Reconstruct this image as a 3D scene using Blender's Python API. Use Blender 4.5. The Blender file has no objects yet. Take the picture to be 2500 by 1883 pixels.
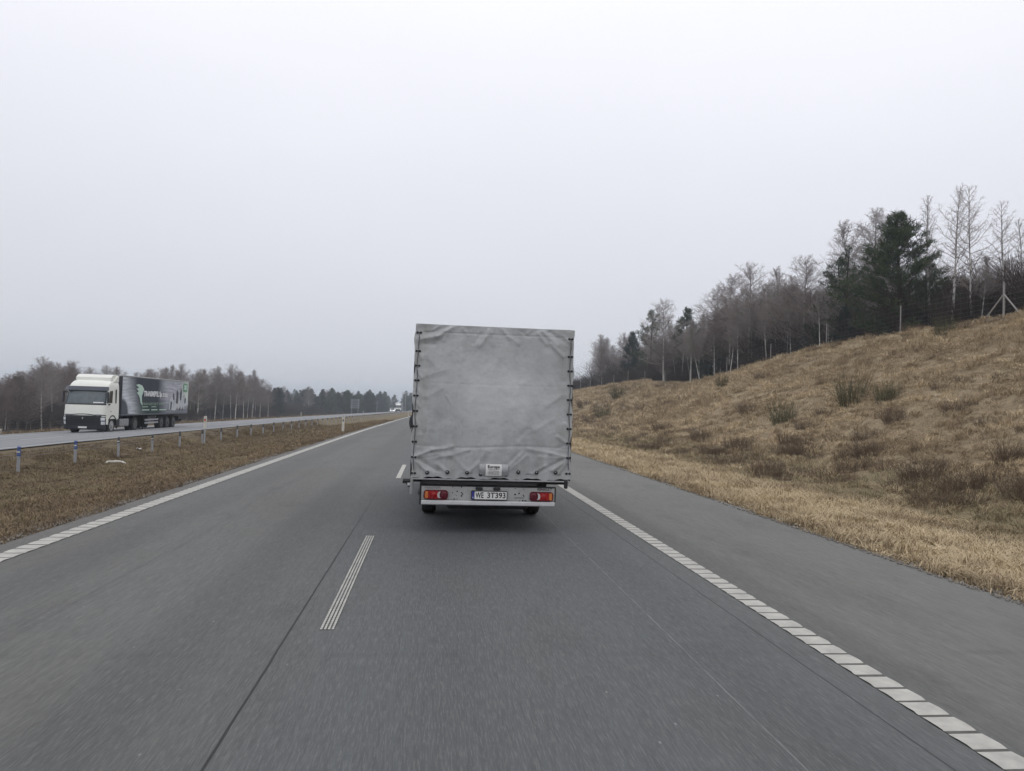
import bpy, math, random
import numpy as np
from mathutils import Vector, Matrix, Euler
random.seed(7); RNG = np.random.default_rng(7)
SC = bpy.context.scene
COL = SC.collection
R = math.radians
# ------------------------------------------------------------------ camera
YAW, PITCH, ROLL, CAMH = 0.107378, 0.029583, 0.031453, 1.757
def cam_basis():
    f = np.array([math.sin(YAW)*math.cos(PITCH), math.cos(YAW)*math.cos(PITCH), math.sin(PITCH)])
    r = np.array([math.cos(YAW), -math.sin(YAW), 0.0])
    u = np.cross(r, f)
    c, s = math.cos(ROLL), math.sin(ROLL)
    return c*r+s*u, -s*r+c*u, f
_r, _u, _f = cam_basis()
cam_d = bpy.data.cameras.new('camera'); cam = bpy.data.objects.new('camera', cam_d); COL.objects.link(cam)
cam.matrix_world = Matrix(((_r[0], _u[0], -_f[0], 0), (_r[1], _u[1], -_f[1], 0), (_r[2], _u[2], -_f[2], CAMH), (0, 0, 0, 1)))
cam_d.sensor_width = 36; cam_d.lens = 1815/2500*36; cam_d.clip_start = 0.1; cam_d.clip_end = 9000
SC.camera = cam
def ray(px, py):            # direction of a photo point (in 2212-wide coordinates)
    x, y = px*2500/2212, py*2500/2212
    return _f+_r*(x-1250)/1815-_u*(y-941.5)/1815
# ------------------------------------------------------------------ world, sun, exposure
SUN_EL, SUN_ROT = R(52), R(200)
w = bpy.data.worlds.new('World'); SC.world = w; w.use_nodes = True
nt = w.node_tree; nt.nodes.clear()
def N(nt, t, **k):
    n = nt.nodes.new(t)
    for a, b in k.items():
        if a == 'inp':
            for i, v in b.items(): n.inputs[i].default_value = v
        else: setattr(n, a, b)
    return n
def L(nt, a, ai, b, bi): nt.links.new(a.outputs[ai], b.inputs[bi])
out = N(nt, 'ShaderNodeOutputWorld'); bg = N(nt, 'ShaderNodeBackground', inp={1: 0.1})
sky = N(nt, 'ShaderNodeTexSky', sky_type='NISHITA', sun_disc=False, sun_elevation=SUN_EL, sun_rotation=SUN_ROT, dust_density=4.0)
tc = N(nt, 'ShaderNodeTexCoord'); sx = N(nt, 'ShaderNodeSeparateXYZ'); L(nt, tc, 'Generated', sx, 0)
ramp = N(nt, 'ShaderNodeValToRGB'); ramp.color_ramp.interpolation = 'B_SPLINE'
e = ramp.color_ramp.elements
SKYC = [(0.0, (.64, .665, .715)), (.08, (.70, .72, .775)), (.20, (.795, .80, .865)), (.34, (.915, .925, 1.00)), (.50, (1.07, 1.07, 1.13)), (1.0, (1.25, 1.25, 1.28))]
while len(e) < len(SKYC): e.new(.5)
for el, (p, c) in zip(e, SKYC): el.position = p; el.color = (*[v*.70 for v in c], 1)
nz = N(nt, 'ShaderNodeTexNoise', inp={'Scale': 1.6, 'Detail': 4.0, 'Roughness': .5})
mp = N(nt, 'ShaderNodeMapping'); mp.inputs['Scale'].default_value = (1, 1, 2.6)
L(nt, tc, 'Generated', mp, 0); L(nt, mp, 0, nz, 'Vector')
mr = N(nt, 'ShaderNodeMapRange', inp={3: -.06, 4: .06}); L(nt, nz, 'Fac', mr, 0)
ad = N(nt, 'ShaderNodeMath', operation='ADD'); L(nt, sx, 'Z', ad, 0); L(nt, mr, 0, ad, 1)
L(nt, ad, 0, ramp, 0)
sc10 = N(nt, 'ShaderNodeVectorMath', operation='SCALE', inp={'Scale': 14.3}); L(nt, ramp, 'Color', sc10, 0)
mx = N(nt, 'ShaderNodeMix', data_type='RGBA', inp={'Factor': .94}); L(nt, sky, 0, mx, 'A'); L(nt, sc10, 0, mx, 'B')
L(nt, mx, 'Result', bg, 0); L(nt, bg, 0, out, 0)
sun_d = bpy.data.lights.new('sun', 'SUN'); sun_d.energy = .5; sun_d.angle = R(35); sun_d.color = (1, .97, .93)
sun = bpy.data.objects.new('sun', sun_d); COL.objects.link(sun); sun.rotation_euler = (R(90)-SUN_EL, 0, R(180)-SUN_ROT+R(180)); sun.location = (0, 0, 60)
SC.view_settings.view_transform = 'Standard'; SC.view_settings.look = 'None'
SC.view_settings.exposure = 0.0; SC.view_settings.gamma = 1
try:
    SC.cycles.volume_step_rate = 1.0; SC.cycles.max_bounces = 6; SC.cycles.volume_bounces = 0; SC.cycles.transparent_max_bounces = 8
    SC.cycles.use_denoising = True; SC.cycles.use_adaptive_sampling = True; SC.cycles.adaptive_threshold = .02
except Exception: pass
# ------------------------------------------------------------------ materials
def lin(*c):
    return tuple(((v/255)/12.92 if v/255 <= .04045 else ((v/255+.055)/1.055)**2.4) for v in c)
def mat(name, col, rough=.7, spec=.3, metal=0., noise=None, bump=None, emit=None, coord='Object', extra=None):
    """noise=(scale, detail, amount, tint): a second colour blotched over the first"""
    m = bpy.data.materials.new(name); m.use_nodes = True; t = m.node_tree; b = t.nodes['Principled BSDF']
    b.inputs['Base Color'].default_value = (*col, 1); b.inputs['Roughness'].default_value = rough
    b.inputs['Specular IOR Level'].default_value = spec; b.inputs['Metallic'].default_value = metal
    cd = N(t, 'ShaderNodeTexCoord')
    if noise:
        n = N(t, 'ShaderNodeTexNoise', inp={'Scale': noise[0], 'Detail': noise[1], 'Roughness': .6}); L(t, cd, coord, n, 'Vector')
        r = N(t, 'ShaderNodeMapRange', inp={1: .5-noise[2], 2: .5+noise[2]}); L(t, n, 'Fac', r, 0)
        x = N(t, 'ShaderNodeMix', data_type='RGBA'); x.inputs['A'].default_value = (*col, 1); x.inputs['B'].default_value = (*noise[3], 1)
        L(t, r, 0, x, 'Factor'); L(t, x, 'Result', b, 'Base Color')
    if bump:
        n = N(t, 'ShaderNodeTexNoise', inp={'Scale': bump[0], 'Detail': 4.}); L(t, cd, coord, n, 'Vector')
        bp = N(t, 'ShaderNodeBump', inp={'Strength': bump[1], 'Distance': bump[2]}); L(t, n, 'Fac', bp, 'Height'); L(t, bp, 0, b, 'Normal')
    if emit:
        b.inputs['Emission Color'].default_value = (*emit[0], 1); b.inputs['Emission Strength'].default_value = emit[1]
    return m
def uvnode(t, name='UVMap'):
    return N(t, 'ShaderNodeUVMap', uv_map=name)
def math_(t, op, a, b=None, c=None):
    n = N(t, 'ShaderNodeMath', operation=op)
    for i, v in enumerate((a, b, c)):
        if v is None: continue
        if isinstance(v, (int, float)): n.inputs[i].default_value = v
        else: t.links.new(v, n.inputs[i])
    return n.outputs[0]
def mixc(t, f, a, b, blend='MIX'):
    n = N(t, 'ShaderNodeMix', data_type='RGBA', blend_type=blend)
    for k, v in (('Factor', f), ('A', a), ('B', b)):
        if isinstance(v, (int, float)): n.inputs[k].default_value = v
        elif isinstance(v, tuple): n.inputs[k].default_value = (*v, 1)
        else: t.links.new(v, n.inputs[k])
    return n.outputs['Result']
def noise_(t, vec, scale, detail=3., rough=.55, lo=.35, hi=.65, stretch=None):
    if stretch:
        m = N(t, 'ShaderNodeMapping'); m.inputs['Scale'].default_value = stretch; t.links.new(vec, m.inputs[0]); vec = m.outputs[0]
    n = N(t, 'ShaderNodeTexNoise', inp={'Scale': scale, 'Detail': detail, 'Roughness': rough}); t.links.new(vec, n.inputs['Vector'])
    r = N(t, 'ShaderNodeMapRange', inp={1: lo, 2: hi}); L(t, n, 'Fac', r, 0)
    return r.outputs[0]
def band(t, x, c, wd, soft):   # 1 inside |x-c|<wd, softened
    d = math_(t, 'ABSOLUTE', math_(t, 'SUBTRACT', x, c))
    n = N(t, 'ShaderNodeMapRange', inp={1: wd+soft, 2: wd}); t.links.new(d, n.inputs[0]); return n.outputs[0]
def asphalt(name, own=True):
    m = bpy.data.materials.new(name); m.use_nodes = True; t = m.node_tree; b = t.nodes['Principled BSDF']
    uv = uvnode(t).outputs[0]; s = N(t, 'ShaderNodeSeparateXYZ'); t.links.new(uv, s.inputs[0]); x, y = s.outputs[0], s.outputs[1]
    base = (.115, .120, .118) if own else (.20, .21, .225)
    big = noise_(t, uv, .35, 3., stretch=(1, .12, 1)); fine = noise_(t, uv, 30, 3., .7, .35, .65, stretch=(1, .06, 1)); grain = noise_(t, uv, 95, 3., .75, .48, .66, stretch=(1, .07, 1))
    c = mixc(t, big, base, tuple(v*.86 for v in base))
    if own:
        c = mixc(t, math_(t, 'MULTIPLY', band(t, x, 1.0, 1.2, 1.3), .6), c, (.078, .087, .098))
        sh = N(t, 'ShaderNodeMapRange', inp={1: 2.9, 2: 3.3}); t.links.new(x, sh.inputs[0])
        c = mixc(t, math_(t, 'MULTIPLY', sh.outputs[0], .75), c, (.160, .160, .149))
        c = mixc(t, math_(t, 'MULTIPLY', band(t, x, 3.32, .1, .22), .4), c, (.06, .06, .06))
        lf = band(t, x, -3.0, .9, 1.0); c = mixc(t, math_(t, 'MULTIPLY', lf, .5), c, (.142, .144, .135))
        c = mixc(t, math_(t, 'MULTIPLY', band(t, x, -4.8, .14, .16), .55), c, (.15, .14, .13))
    if own:
        c = mixc(t, math_(t, 'MULTIPLY', noise_(t, uv, .55, 3., .6, .45, .65, stretch=(1, .35, 1)), .45), c, (.098, .094, .086))
        for wc in (.15, 2.05, -3.65, -1.75): c = mixc(t, math_(t, 'MULTIPLY', math_(t, 'MULTIPLY', band(t, x, wc, .16, .30), noise_(t, uv, .5, 3., .6, .25, .6, stretch=(1, .1, 1))), .42), c, (.060, .065, .070))
        c = mixc(t, math_(t, 'MULTIPLY', noise_(t, uv, 1.4, 5., .7, .54, .70, stretch=(1, .4, 1)), .35), c, (.052, .054, .055))
    c = mixc(t, math_(t, 'MULTIPLY', fine, .36), c, (.045, .047, .048))
    c = mixc(t, math_(t, 'MULTIPLY', grain, .25), c, (.25, .245, .235))
    # scattered pale stones
    v = N(t, 'ShaderNodeTexVoronoi', inp={'Scale': 9.}); mpg = N(t, 'ShaderNodeMapping'); mpg.inputs['Scale'].default_value = (1, .45, 1); t.links.new(uv, mpg.inputs[0]); t.links.new(mpg.outputs[0], v.inputs['Vector'])
    st = N(t, 'ShaderNodeMapRange', inp={1: .085, 2: .04}); L(t, v, 'Distance', st, 0)
    sel = noise_(t, uv, 7.3, 1., .5, .56, .62)
    c = mixc(t, math_(t, 'MULTIPLY', math_(t, 'MULTIPLY', st.outputs[0], sel), .5), c, (.30, .29, .28))
    if own:
        wob = math_(t, 'MULTIPLY', math_(t, 'SUBTRACT', noise_(t, uv, .9, 2.), .5), .006)
        xx = math_(t, 'ADD', x, wob)
        fade = N(t, 'ShaderNodeMapRange', inp={1: 16., 2: 9.}); t.links.new(y, fade.inputs[0])
        c = mixc(t, math_(t, 'MULTIPLY', math_(t, 'MULTIPLY', band(t, xx, -1.016, .0065, .004), fade.outputs[0]), .85), c, (.018, .018, .02))
        c = mixc(t, math_(t, 'MULTIPLY', band(t, xx, 2.685, .005, .003), .8), c, (.03, .03, .032))
        c = mixc(t, math_(t, 'MULTIPLY', math_(t, 'MULTIPLY', band(t, xx, 1.925, .003, .003), noise_(t, uv, 3., 3., .6, .3, .6)), .45), c, (.28, .28, .28))
        j = math_(t, 'MULTIPLY', band(t, y, 5.32, .02, .05), noise_(t, uv, 1.3, 3., .6, .4, .6)); c = mixc(t, math_(t, 'MULTIPLY', j, .22), c, (.06, .06, .06))
        tr = math_(t, 'MULTIPLY', band(t, math_(t, 'ADD', x, math_(t, 'MULTIPLY', y, .0)), -2.95, .07, .04), noise_(t, uv, 2.2, 3., .6, .45, .65, stretch=(6, .12, 1)))
        c = mixc(t, math_(t, 'MULTIPLY', tr, .3), c, (.05, .05, .055))
    else:
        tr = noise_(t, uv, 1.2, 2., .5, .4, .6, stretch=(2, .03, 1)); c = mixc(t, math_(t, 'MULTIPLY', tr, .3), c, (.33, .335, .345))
    t.links.new(c, b.inputs['Base Color'])
    b.inputs['Roughness'].default_value = .82; b.inputs['Specular IOR Level'].default_value = .28
    n = N(t, 'ShaderNodeTexNoise', inp={'Scale': 90., 'Detail': 3.}); t.links.new(uv, n.inputs['Vector'])
    bp = N(t, 'ShaderNodeBump', inp={'Strength': .35, 'Distance': .006}); L(t, n, 'Fac', bp, 'Height'); L(t, bp, 0, b, 'Normal')
    return m
def ground_mat():
    m = bpy.data.materials.new('ground'); m.use_nodes = True; t = m.node_tree; b = t.nodes['Principled BSDF']
    uv = uvnode(t).outputs[0]; s = N(t, 'ShaderNodeSeparateXYZ'); t.links.new(uv, s.inputs[0]); x = s.outputs[0]
    straw, brown, green, dark = (.40, .325, .21), (.255, .195, .125), (.155, .148, .075), (.125, .095, .066)
    c = mixc(t, noise_(t, uv, .9, 5., .65, .38, .62), straw, brown)
    c = mixc(t, math_(t, 'MULTIPLY', noise_(t, uv, 3.1, 4., .7, .5, .66), .65), c, dark)
    med = N(t, 'ShaderNodeMapRange', inp={1: -2., 2: -4.5}); t.links.new(x, med.inputs[0])
    cm = mixc(t, noise_(t, uv, .55, 5., .65, .4, .6), (.20, .165, .10), (.14, .105, .072))
    cm = mixc(t, math_(t, 'MULTIPLY', noise_(t, uv, 2.3, 5., .7, .45, .65), .6), cm, green)
    c = mixc(t, med.outputs[0], c, cm)
    c = mixc(t, math_(t, 'MULTIPLY', band(t, x, 12.6, 1.2, 2.0), math_(t, 'MULTIPLY', noise_(t, uv, .5, 4.), .75)), c, green)
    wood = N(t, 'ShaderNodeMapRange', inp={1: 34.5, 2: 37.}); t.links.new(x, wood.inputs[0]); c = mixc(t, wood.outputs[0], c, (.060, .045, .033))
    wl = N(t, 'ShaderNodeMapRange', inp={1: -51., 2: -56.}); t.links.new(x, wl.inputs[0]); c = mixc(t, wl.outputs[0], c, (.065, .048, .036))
    c = mixc(t, math_(t, 'MULTIPLY', noise_(t, uv, 11., 4., .75, .35, .65), .45), c, tuple(v*.55 for v in brown))
    # gravel and bare soil beside the asphalt
    ed = math_(t, 'MULTIPLY', math_(t, 'MAXIMUM', band(t, x, 6.0, .15, .28), band(t, x, -5.1, .12, .25)), .7)
    c = mixc(t, ed, c, (.105, .088, .070))
    t.links.new(c, b.inputs['Base Color']); b.inputs['Roughness'].default_value = .95; b.inputs['Specular IOR Level'].default_value = .1
    n = N(t, 'ShaderNodeTexNoise', inp={'Scale': 6., 'Detail': 7., 'Roughness': .7}); t.links.new(uv, n.inputs['Vector'])
    bp = N(t, 'ShaderNodeBump', inp={'Strength': .9, 'Distance': .12}); L(t, n, 'Fac', bp, 'Height'); L(t, bp, 0, b, 'Normal')
    return m
def blade_mat(name, a, b_, c_, dk, gr, gx):
    m = bpy.data.materials.new(name); m.use_nodes = True; t = m.node_tree; b = t.nodes['Principled BSDF']
    oi = N(t, 'ShaderNodeObjectInfo'); g = N(t, 'ShaderNodeTexCoord')
    at = N(t, 'ShaderNodeAttribute', attribute_name='shade', attribute_type='GEOMETRY')
    c = mixc(t, oi.outputs['Random'], a, b_); loc = oi.outputs['Location']
    c = mixc(t, math_(t, 'MULTIPLY', noise_(t, loc, .30, 4., .65, .46, .60, stretch=(1, .8, 1)), .62), c, dk)
    c = mixc(t, math_(t, 'MULTIPLY', noise_(t, loc, 1.5, 4., .7, .46, .60), .62), c, tuple(v*.75 for v in dk))
    sp = N(t, 'ShaderNodeSeparateXYZ'); t.links.new(loc, sp.inputs[0]); gb = band(t, sp.outputs[0], gx[0], gx[1], gx[2])
    c = mixc(t, math_(t, 'MULTIPLY', math_(t, 'MULTIPLY', gb, noise_(t, loc, .45, 3., .6, .35, .6)), .6), c, gr)
    if gx[0] > 0: c = mixc(t, math_(t, 'MULTIPLY', math_(t, 'MULTIPLY', band(t, sp.outputs[0], 7.6, .9, 1.6), noise_(t, loc, .6, 3., .6, .3, .6)), .55), c, (.66, .55, .37))
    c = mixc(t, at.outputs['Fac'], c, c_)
    t.links.new(c, b.inputs['Base Color']); b.inputs['Roughness'].default_value = .85; b.inputs['Specular IOR Level'].default_value = .15
    return m
M = {}
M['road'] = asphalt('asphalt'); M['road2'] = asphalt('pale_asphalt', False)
M['ground'] = ground_mat()
M['paint'] = mat('road_paint', (.46, .455, .42), .7, .3, noise=(6., 5., .22, (.30, .295, .275)))
M['paint_low'] = mat('rib_gap_paint', (.11, .109, .10), .8, .2, noise=(14., 4., .2, (.075, .075, .07)))  # darker line base that shows between the ribs
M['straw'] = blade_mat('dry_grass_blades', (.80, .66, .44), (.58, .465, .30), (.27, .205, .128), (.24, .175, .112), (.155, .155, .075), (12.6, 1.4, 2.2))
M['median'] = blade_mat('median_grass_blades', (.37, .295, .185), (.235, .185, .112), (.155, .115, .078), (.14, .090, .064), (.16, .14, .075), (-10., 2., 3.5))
M['tarp'] = None
M['alu'] = mat('aluminium', (.46, .47, .48), .42, .5, .7, noise=(5., 3., .2, (.33, .33, .33)))
M['steel'] = mat('galvanised_steel', (.44, .46, .49), .55, .5, .5, noise=(7., 3., .2, (.33, .34, .36)))
M['black'] = mat('black_plastic', (.018, .018, .020), .55, .4, noise=(12., 3., .2, (.03, .029, .028)))
M['chassis'] = mat('chassis_black', (.020, .020, .021), .7, .3, noise=(8., 3., .2, (.035, .032, .03)))
M['rubber'] = mat('tyre_rubber', (.022, .022, .023), .85, .2, noise=(10., 3., .2, (.04, .038, .036)))
M['white'] = mat('white_paint', (.66, .67, .66), .35, .5, noise=(2.5, 5., .25, (.56, .565, .55)))
M['cream'] = mat('off_white_cab_paint', (.80, .81, .75), .3, .5, noise=(1.2, 4., .25, (.74, .75, .69)))
M['panel'] = mat('dirty_white_panel', (.42, .425, .42), .5, .4, noise=(6., 5., .2, (.31, .31, .30)))
M['panelbar'] = mat('white_bar', (.60, .61, .62), .45, .4, noise=(7., 4., .2, (.5, .5, .5)))
M['red'] = mat('red_lens', (.36, .012, .012), .18, .6, noise=(20., 2., .2, (.24, .008, .010)))
M['darkred'] = mat('fog_lens', (.10, .006, .016), .18, .6)
M['orange'] = mat('amber_lens', (.62, .20, .05), .2, .6, noise=(30., 2., .2, (.45, .13, .03)))
M['clear'] = mat('clear_lens', (.62, .58, .58), .18, .6, noise=(30., 2., .2, (.4, .38, .38)))
M['glass'] = mat('cab_glass', (.045, .065, .075), .06, .8, noise=(1.4, 3., .2, (.10, .135, .145)))
M['darkglass'] = mat('side_glass', (.02, .023, .026), .08, .7)
M['visor'] = mat('sun_visor', (.05, .055, .075), .3, .5)
M['grille'] = mat('grille_black', (.016, .018, .024), .45, .5, noise=(3., 2., .2, (.026, .028, .036)))
M['rim'] = mat('wheel_rim', (.42, .42, .42), .45, .5, .3, noise=(6., 3., .2, (.28, .28, .28)))
M['rimdark'] = mat('dirty_rim', (.11, .11, .115), .6, .4, .2, noise=(6., 3., .2, (.07, .07, .07)))
M['lamp'] = mat('headlamp', (.85, .87, .9), .12, .8, noise=(7., 2., .2, (.60, .62, .65)))
M['litlamp'] = mat('lit_headlamp', (.9, .9, .95), .2, .5, emit=((.9, .95, 1.), 2.2))
M['plate'] = mat('plate_white', (.72, .72, .70), .4, .4)
M['blueband'] = mat('plate_blue', (.02, .035, .26), .4, .4)
M['ink'] = mat('black_ink', (.012, .012, .014), .5, .3)
M['inkgrey'] = mat('faded_lettering', (.13, .13, .14), .5, .3)
M['holes'] = mat('dark_hole', (.01, .01, .01), .9, .1)
M['bluecap'] = mat('blue_cap', (.045, .10, .30), .5, .4)
M['darkcap'] = mat('dark_cap', (.05, .055, .07), .5, .4)
M['delin'] = mat('delineator_white', (.68, .67, .62), .5, .3, noise=(12., 3., .2, (.52, .50, .44)))
M['reflred'] = mat('red_reflector', (.45, .04, .03), .3, .5)
M['concrete'] = mat('concrete_post', (.34, .33, .31), .85, .2, noise=(9., 3., .2, (.24, .23, .22)))
M['wood'] = mat('fence_wood', (.13, .105, .085), .85, .2, noise=(9., 3., .2, (.08, .065, .055)))
M['wire'] = mat('wire', (.20, .20, .20), .6, .4, .4)
M['bark'] = None
M['twig'] = mat('birch_twigs', (.235, .195, .18), .9, .1, noise=(.6, 3., .2, (.165, .13, .118)))
M['twigpale'] = mat('pale_twigs', (.34, .305, .285), .9, .1, noise=(.6, 3., .2, (.24, .21, .195)))
M['greybark'] = mat('grey_bark', (.13, .115, .10), .9, .1, noise=(5., 3., .2, (.08, .07, .06)))
M['pinebark'] = mat('pine_bark', (.060, .046, .038), .95, .1, noise=(6., 4., .2, (.04, .032, .028)))
M['thicket'] = mat('thicket_twigs', (.050, .038, .033), .95, .1, noise=(.35, 3., .2, (.078, .057, .047)))
M['slate'] = mat('sign_back', (.13, .15, .17), .5, .5, .4)
def needle_mat(name, a, b_, c_):
    m = bpy.data.materials.new(name); m.use_nodes = True; t = m.node_tree; b = t.nodes['Principled BSDF']
    oi = N(t, 'ShaderNodeObjectInfo'); cd = N(t, 'ShaderNodeTexCoord')
    c = mixc(t, noise_(t, cd.outputs['Object'], 1.3, 3., .6, .38, .62), a, b_); c = mixc(t, math_(t, 'MULTIPLY', oi.outputs['Random'], .5), c, c_)
    t.links.new(c, b.inputs['Base Color']); b.inputs['Roughness'].default_value = .7; b.inputs['Specular IOR Level'].default_value = .15
    return m
M['needle'] = needle_mat('pine_needles', (.045, .066, .036), (.085, .108, .052), (.038, .050, .036))
M['needledark'] = needle_mat('spruce_needles', (.016, .030, .022), (.032, .048, .030), (.018, .028, .022))
M['broom'] = needle_mat('broom_twigs', (.080, .085, .042), (.12, .115, .06), (.10, .085, .05))
def bark_mat():
    m = bpy.data.materials.new('birch_bark'); m.use_nodes = True; t = m.node_tree; b = t.nodes['Principled BSDF']
    cd = N(t, 'ShaderNodeTexCoord').outputs['Object']
    c = mixc(t, noise_(t, cd, 2.2, 4., .6, .52, .62, stretch=(3, 3, 1.4)), (.66, .65, .61), (.08, .07, .06))
    c = mixc(t, math_(t, 'MULTIPLY', noise_(t, cd, .5, 2.), .5), c, (.50, .48, .45))
    s = N(t, 'ShaderNodeSeparateXYZ'); t.links.new(cd, s.inputs[0]); up_ = N(t, 'ShaderNodeMapRange', inp={1: 4.5, 2: 8.}); L(t, s, 2, up_, 0)
    c = mixc(t, up_.outputs[0], c, (.17, .145, .13))
    t.links.new(c, b.inputs['Base Color']); b.inputs['Roughness'].default_value = .8; return m
M['bark'] = bark_mat()
# ------------------------------------------------------------------ mesh helpers
class MB:
    def __init__(s): s.v = []; s.f = []
    def add(s, vs, fs):
        o = len(s.v); s.v += [tuple(map(float, p)) for p in vs]; s.f += [tuple(i+o for i in f) for f in fs]; return s
    def box(s, x0, x1, y0, y1, z0, z1, bev=0.):
        if bev <= 0:
            return s.add([(x0,y0,z0),(x1,y0,z0),(x1,y1,z0),(x0,y1,z0),(x0,y0,z1),(x1,y0,z1),(x1,y1,z1),(x0,y1,z1)],
                [(0,3,2,1),(4,5,6,7),(0,1,5,4),(1,2,6,5),(2,3,7,6),(3,0,4,7)])
        b = min(bev, (x1-x0)/2.01, (y1-y0)/2.01, (z1-z0)/2.01); vs = []; idx = {}
        X, Y, Z = (x0, x1), (y0, y1), (z0, z1)
        for i in (0, 1):
            for j in (0, 1):
                for k in (0, 1):
                    sx, sy, sz = (b, -b)[i], (b, -b)[j], (b, -b)[k]
                    idx[i,j,k,'x'] = len(vs); vs.append((X[i], Y[j]+sy, Z[k]+sz))
                    idx[i,j,k,'y'] = len(vs); vs.append((X[i]+sx, Y[j], Z[k]+sz))
                    idx[i,j,k,'z'] = len(vs); vs.append((X[i]+sx, Y[j]+sy, Z[k]))
        fs = []
        for i in (0, 1):
            fs.append([idx[i,a,c,'x'] for a, c in ((0,0),(1,0),(1,1),(0,1))]); fs.append([idx[a,i,c,'y'] for a, c in ((0,0),(1,0),(1,1),(0,1))]); fs.append([idx[a,c,i,'z'] for a, c in ((0,0),(1,0),(1,1),(0,1))])
        for i in (0, 1):
            for j in (0, 1):
                fs.append([idx[i,j,0,'x'],idx[i,j,1,'x'],idx[i,j,1,'y'],idx[i,j,0,'y']])
                fs.append([idx[i,0,j,'x'],idx[i,1,j,'x'],idx[i,1,j,'z'],idx[i,0,j,'z']])
                fs.append([idx[0,i,j,'y'],idx[1,i,j,'y'],idx[1,i,j,'z'],idx[0,i,j,'z']])
                for k in (0, 1): fs.append([idx[i,j,k,a] for a in 'xyz'])
        return s.add(vs, fs)
    def tube(s, pts, r, n=6, cap=True):
        pts = [Vector(p) for p in pts]; rr = r if isinstance(r, (list, tuple)) else [r]*len(pts); vs = []; fs = []
        for i, p in enumerate(pts):
            d = (pts[min(i+1, len(pts)-1)]-pts[max(i-1, 0)]).normalized()
            a = d.cross(Vector((0, 0, 1)) if abs(d.z) < .9 else Vector((1, 0, 0))).normalized(); b = d.cross(a)
            for k in range(n):
                t = 2*math.pi*k/n; vs.append(p+(a*math.cos(t)+b*math.sin(t))*rr[i])
        for i in range(len(pts)-1):
            for k in range(n):
                fs.append((i*n+k, i*n+(k+1) % n, (i+1)*n+(k+1) % n, (i+1)*n+k))
        if cap: fs += [tuple(range(n))[::-1], tuple(range((len(pts)-1)*n, len(pts)*n))]
        return s.add(vs, fs)
    def lathe(s, prof, c, axis='x', n=28):     # prof: (offset along axis, radius)
        vs = []; fs = []
        for (o, r) in prof:
            for k in range(n):
                t = 2*math.pi*k/n; a, b = r*math.cos(t), r*math.sin(t)
                vs.append((c[0]+o, c[1]+a, c[2]+b) if axis == 'x' else ((c[0]+a, c[1]+o, c[2]+b) if axis == 'y' else (c[0]+a, c[1]+b, c[2]+o)))
        for i in range(len(prof)-1):
            for k in range(n): fs.append((i*n+k, i*n+(k+1) % n, (i+1)*n+(k+1) % n, (i+1)*n+k))
        fs += [tuple(range(n))[::-1], tuple(range((len(prof)-1)*n, len(prof)*n))]
        return s.add(vs, fs)
    def prism(s, poly, lo, hi, axis='y', bev=0.):      # poly in the two other axes
        n = len(poly); f = {'y': lambda p, d: (p[0], d, p[1]), 'x': lambda p, d: (d, p[0], p[1]), 'z': lambda p, d: (p[0], p[1], d)}[axis]
        vs = [f(p, lo) for p in poly]+[f(p, hi) for p in poly]
        return s.add(vs, [tuple(range(n)), tuple(range(2*n-1, n-1, -1))]+[(i, i+n, (i+1) % n+n, (i+1) % n) for i in range(n)])
    def grid(s, P):          # P[i][j]
        h, w_ = len(P), len(P[0]); return s.add([p for r in P for p in r], [(i*w_+j, i*w_+j+1, (i+1)*w_+j+1, (i+1)*w_+j) for i in range(h-1) for j in range(w_-1)])
    def mesh(s, name):
        m = bpy.data.meshes.new(name); m.from_pydata(s.v, [], s.f); m.update()
        import bmesh
        b = bmesh.new(); b.from_mesh(m); bmesh.ops.recalc_face_normals(b, faces=b.faces); b.to_mesh(m); b.free(); return m
    def build(s, name, material, parent=None, smooth=False):
        m = s.mesh(name); m.materials.append(material)
        if smooth:
            m.shade_smooth()
            try: m.set_sharp_from_angle(angle=R(40))
            except Exception: pass
        o = bpy.data.objects.new(name, m); COL.objects.link(o)
        if parent is not None: o.parent = parent
        return o
def tag(o, label=None, cat=None, group=None, kind=None):
    if label: o['label'] = label
    if cat: o['category'] = cat
    if group: o['group'] = group
    if kind: o['kind'] = kind
    return o
def empty(name, loc, rz=0., label=None, cat=None, group=None):
    o = bpy.data.objects.new(name, None); COL.objects.link(o); o.location = loc; o.rotation_euler = (0, 0, rz); o.empty_display_size = .3
    return tag(o, label, cat, group)
def kids(o): return [c for c in list(COL.objects) if c.parent == o]
def copy_tree(o, parent=None, table=None):
    table = table if table is not None else child_table()
    c = o.copy(); COL.objects.link(c); c.parent = parent
    for ch in table.get(o, []): copy_tree(ch, c, table)
    return c
def child_table():
    t = {}
    for c in COL.objects:
        if c.parent: t.setdefault(c.parent, []).append(c)
    return t
def np_mesh(name, V, F, mats, smooth=False):
    m = bpy.data.meshes.new(name); V = np.asarray(V, np.float32); F = np.asarray(F, np.int32); k = F.shape[1]
    m.vertices.add(len(V)); m.vertices.foreach_set('co', V.ravel()); m.loops.add(F.size); m.loops.foreach_set('vertex_index', F.ravel())
    m.polygons.add(len(F)); m.polygons.foreach_set('loop_start', np.arange(0, F.size, k, dtype=np.int32)); m.polygons.foreach_set('loop_total', np.full(len(F), k, np.int32))
    if smooth: m.polygons.foreach_set('use_smooth', np.ones(len(F), bool))
    m.update(calc_edges=True)
    for x in mats: m.materials.append(x)
    return m
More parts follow.
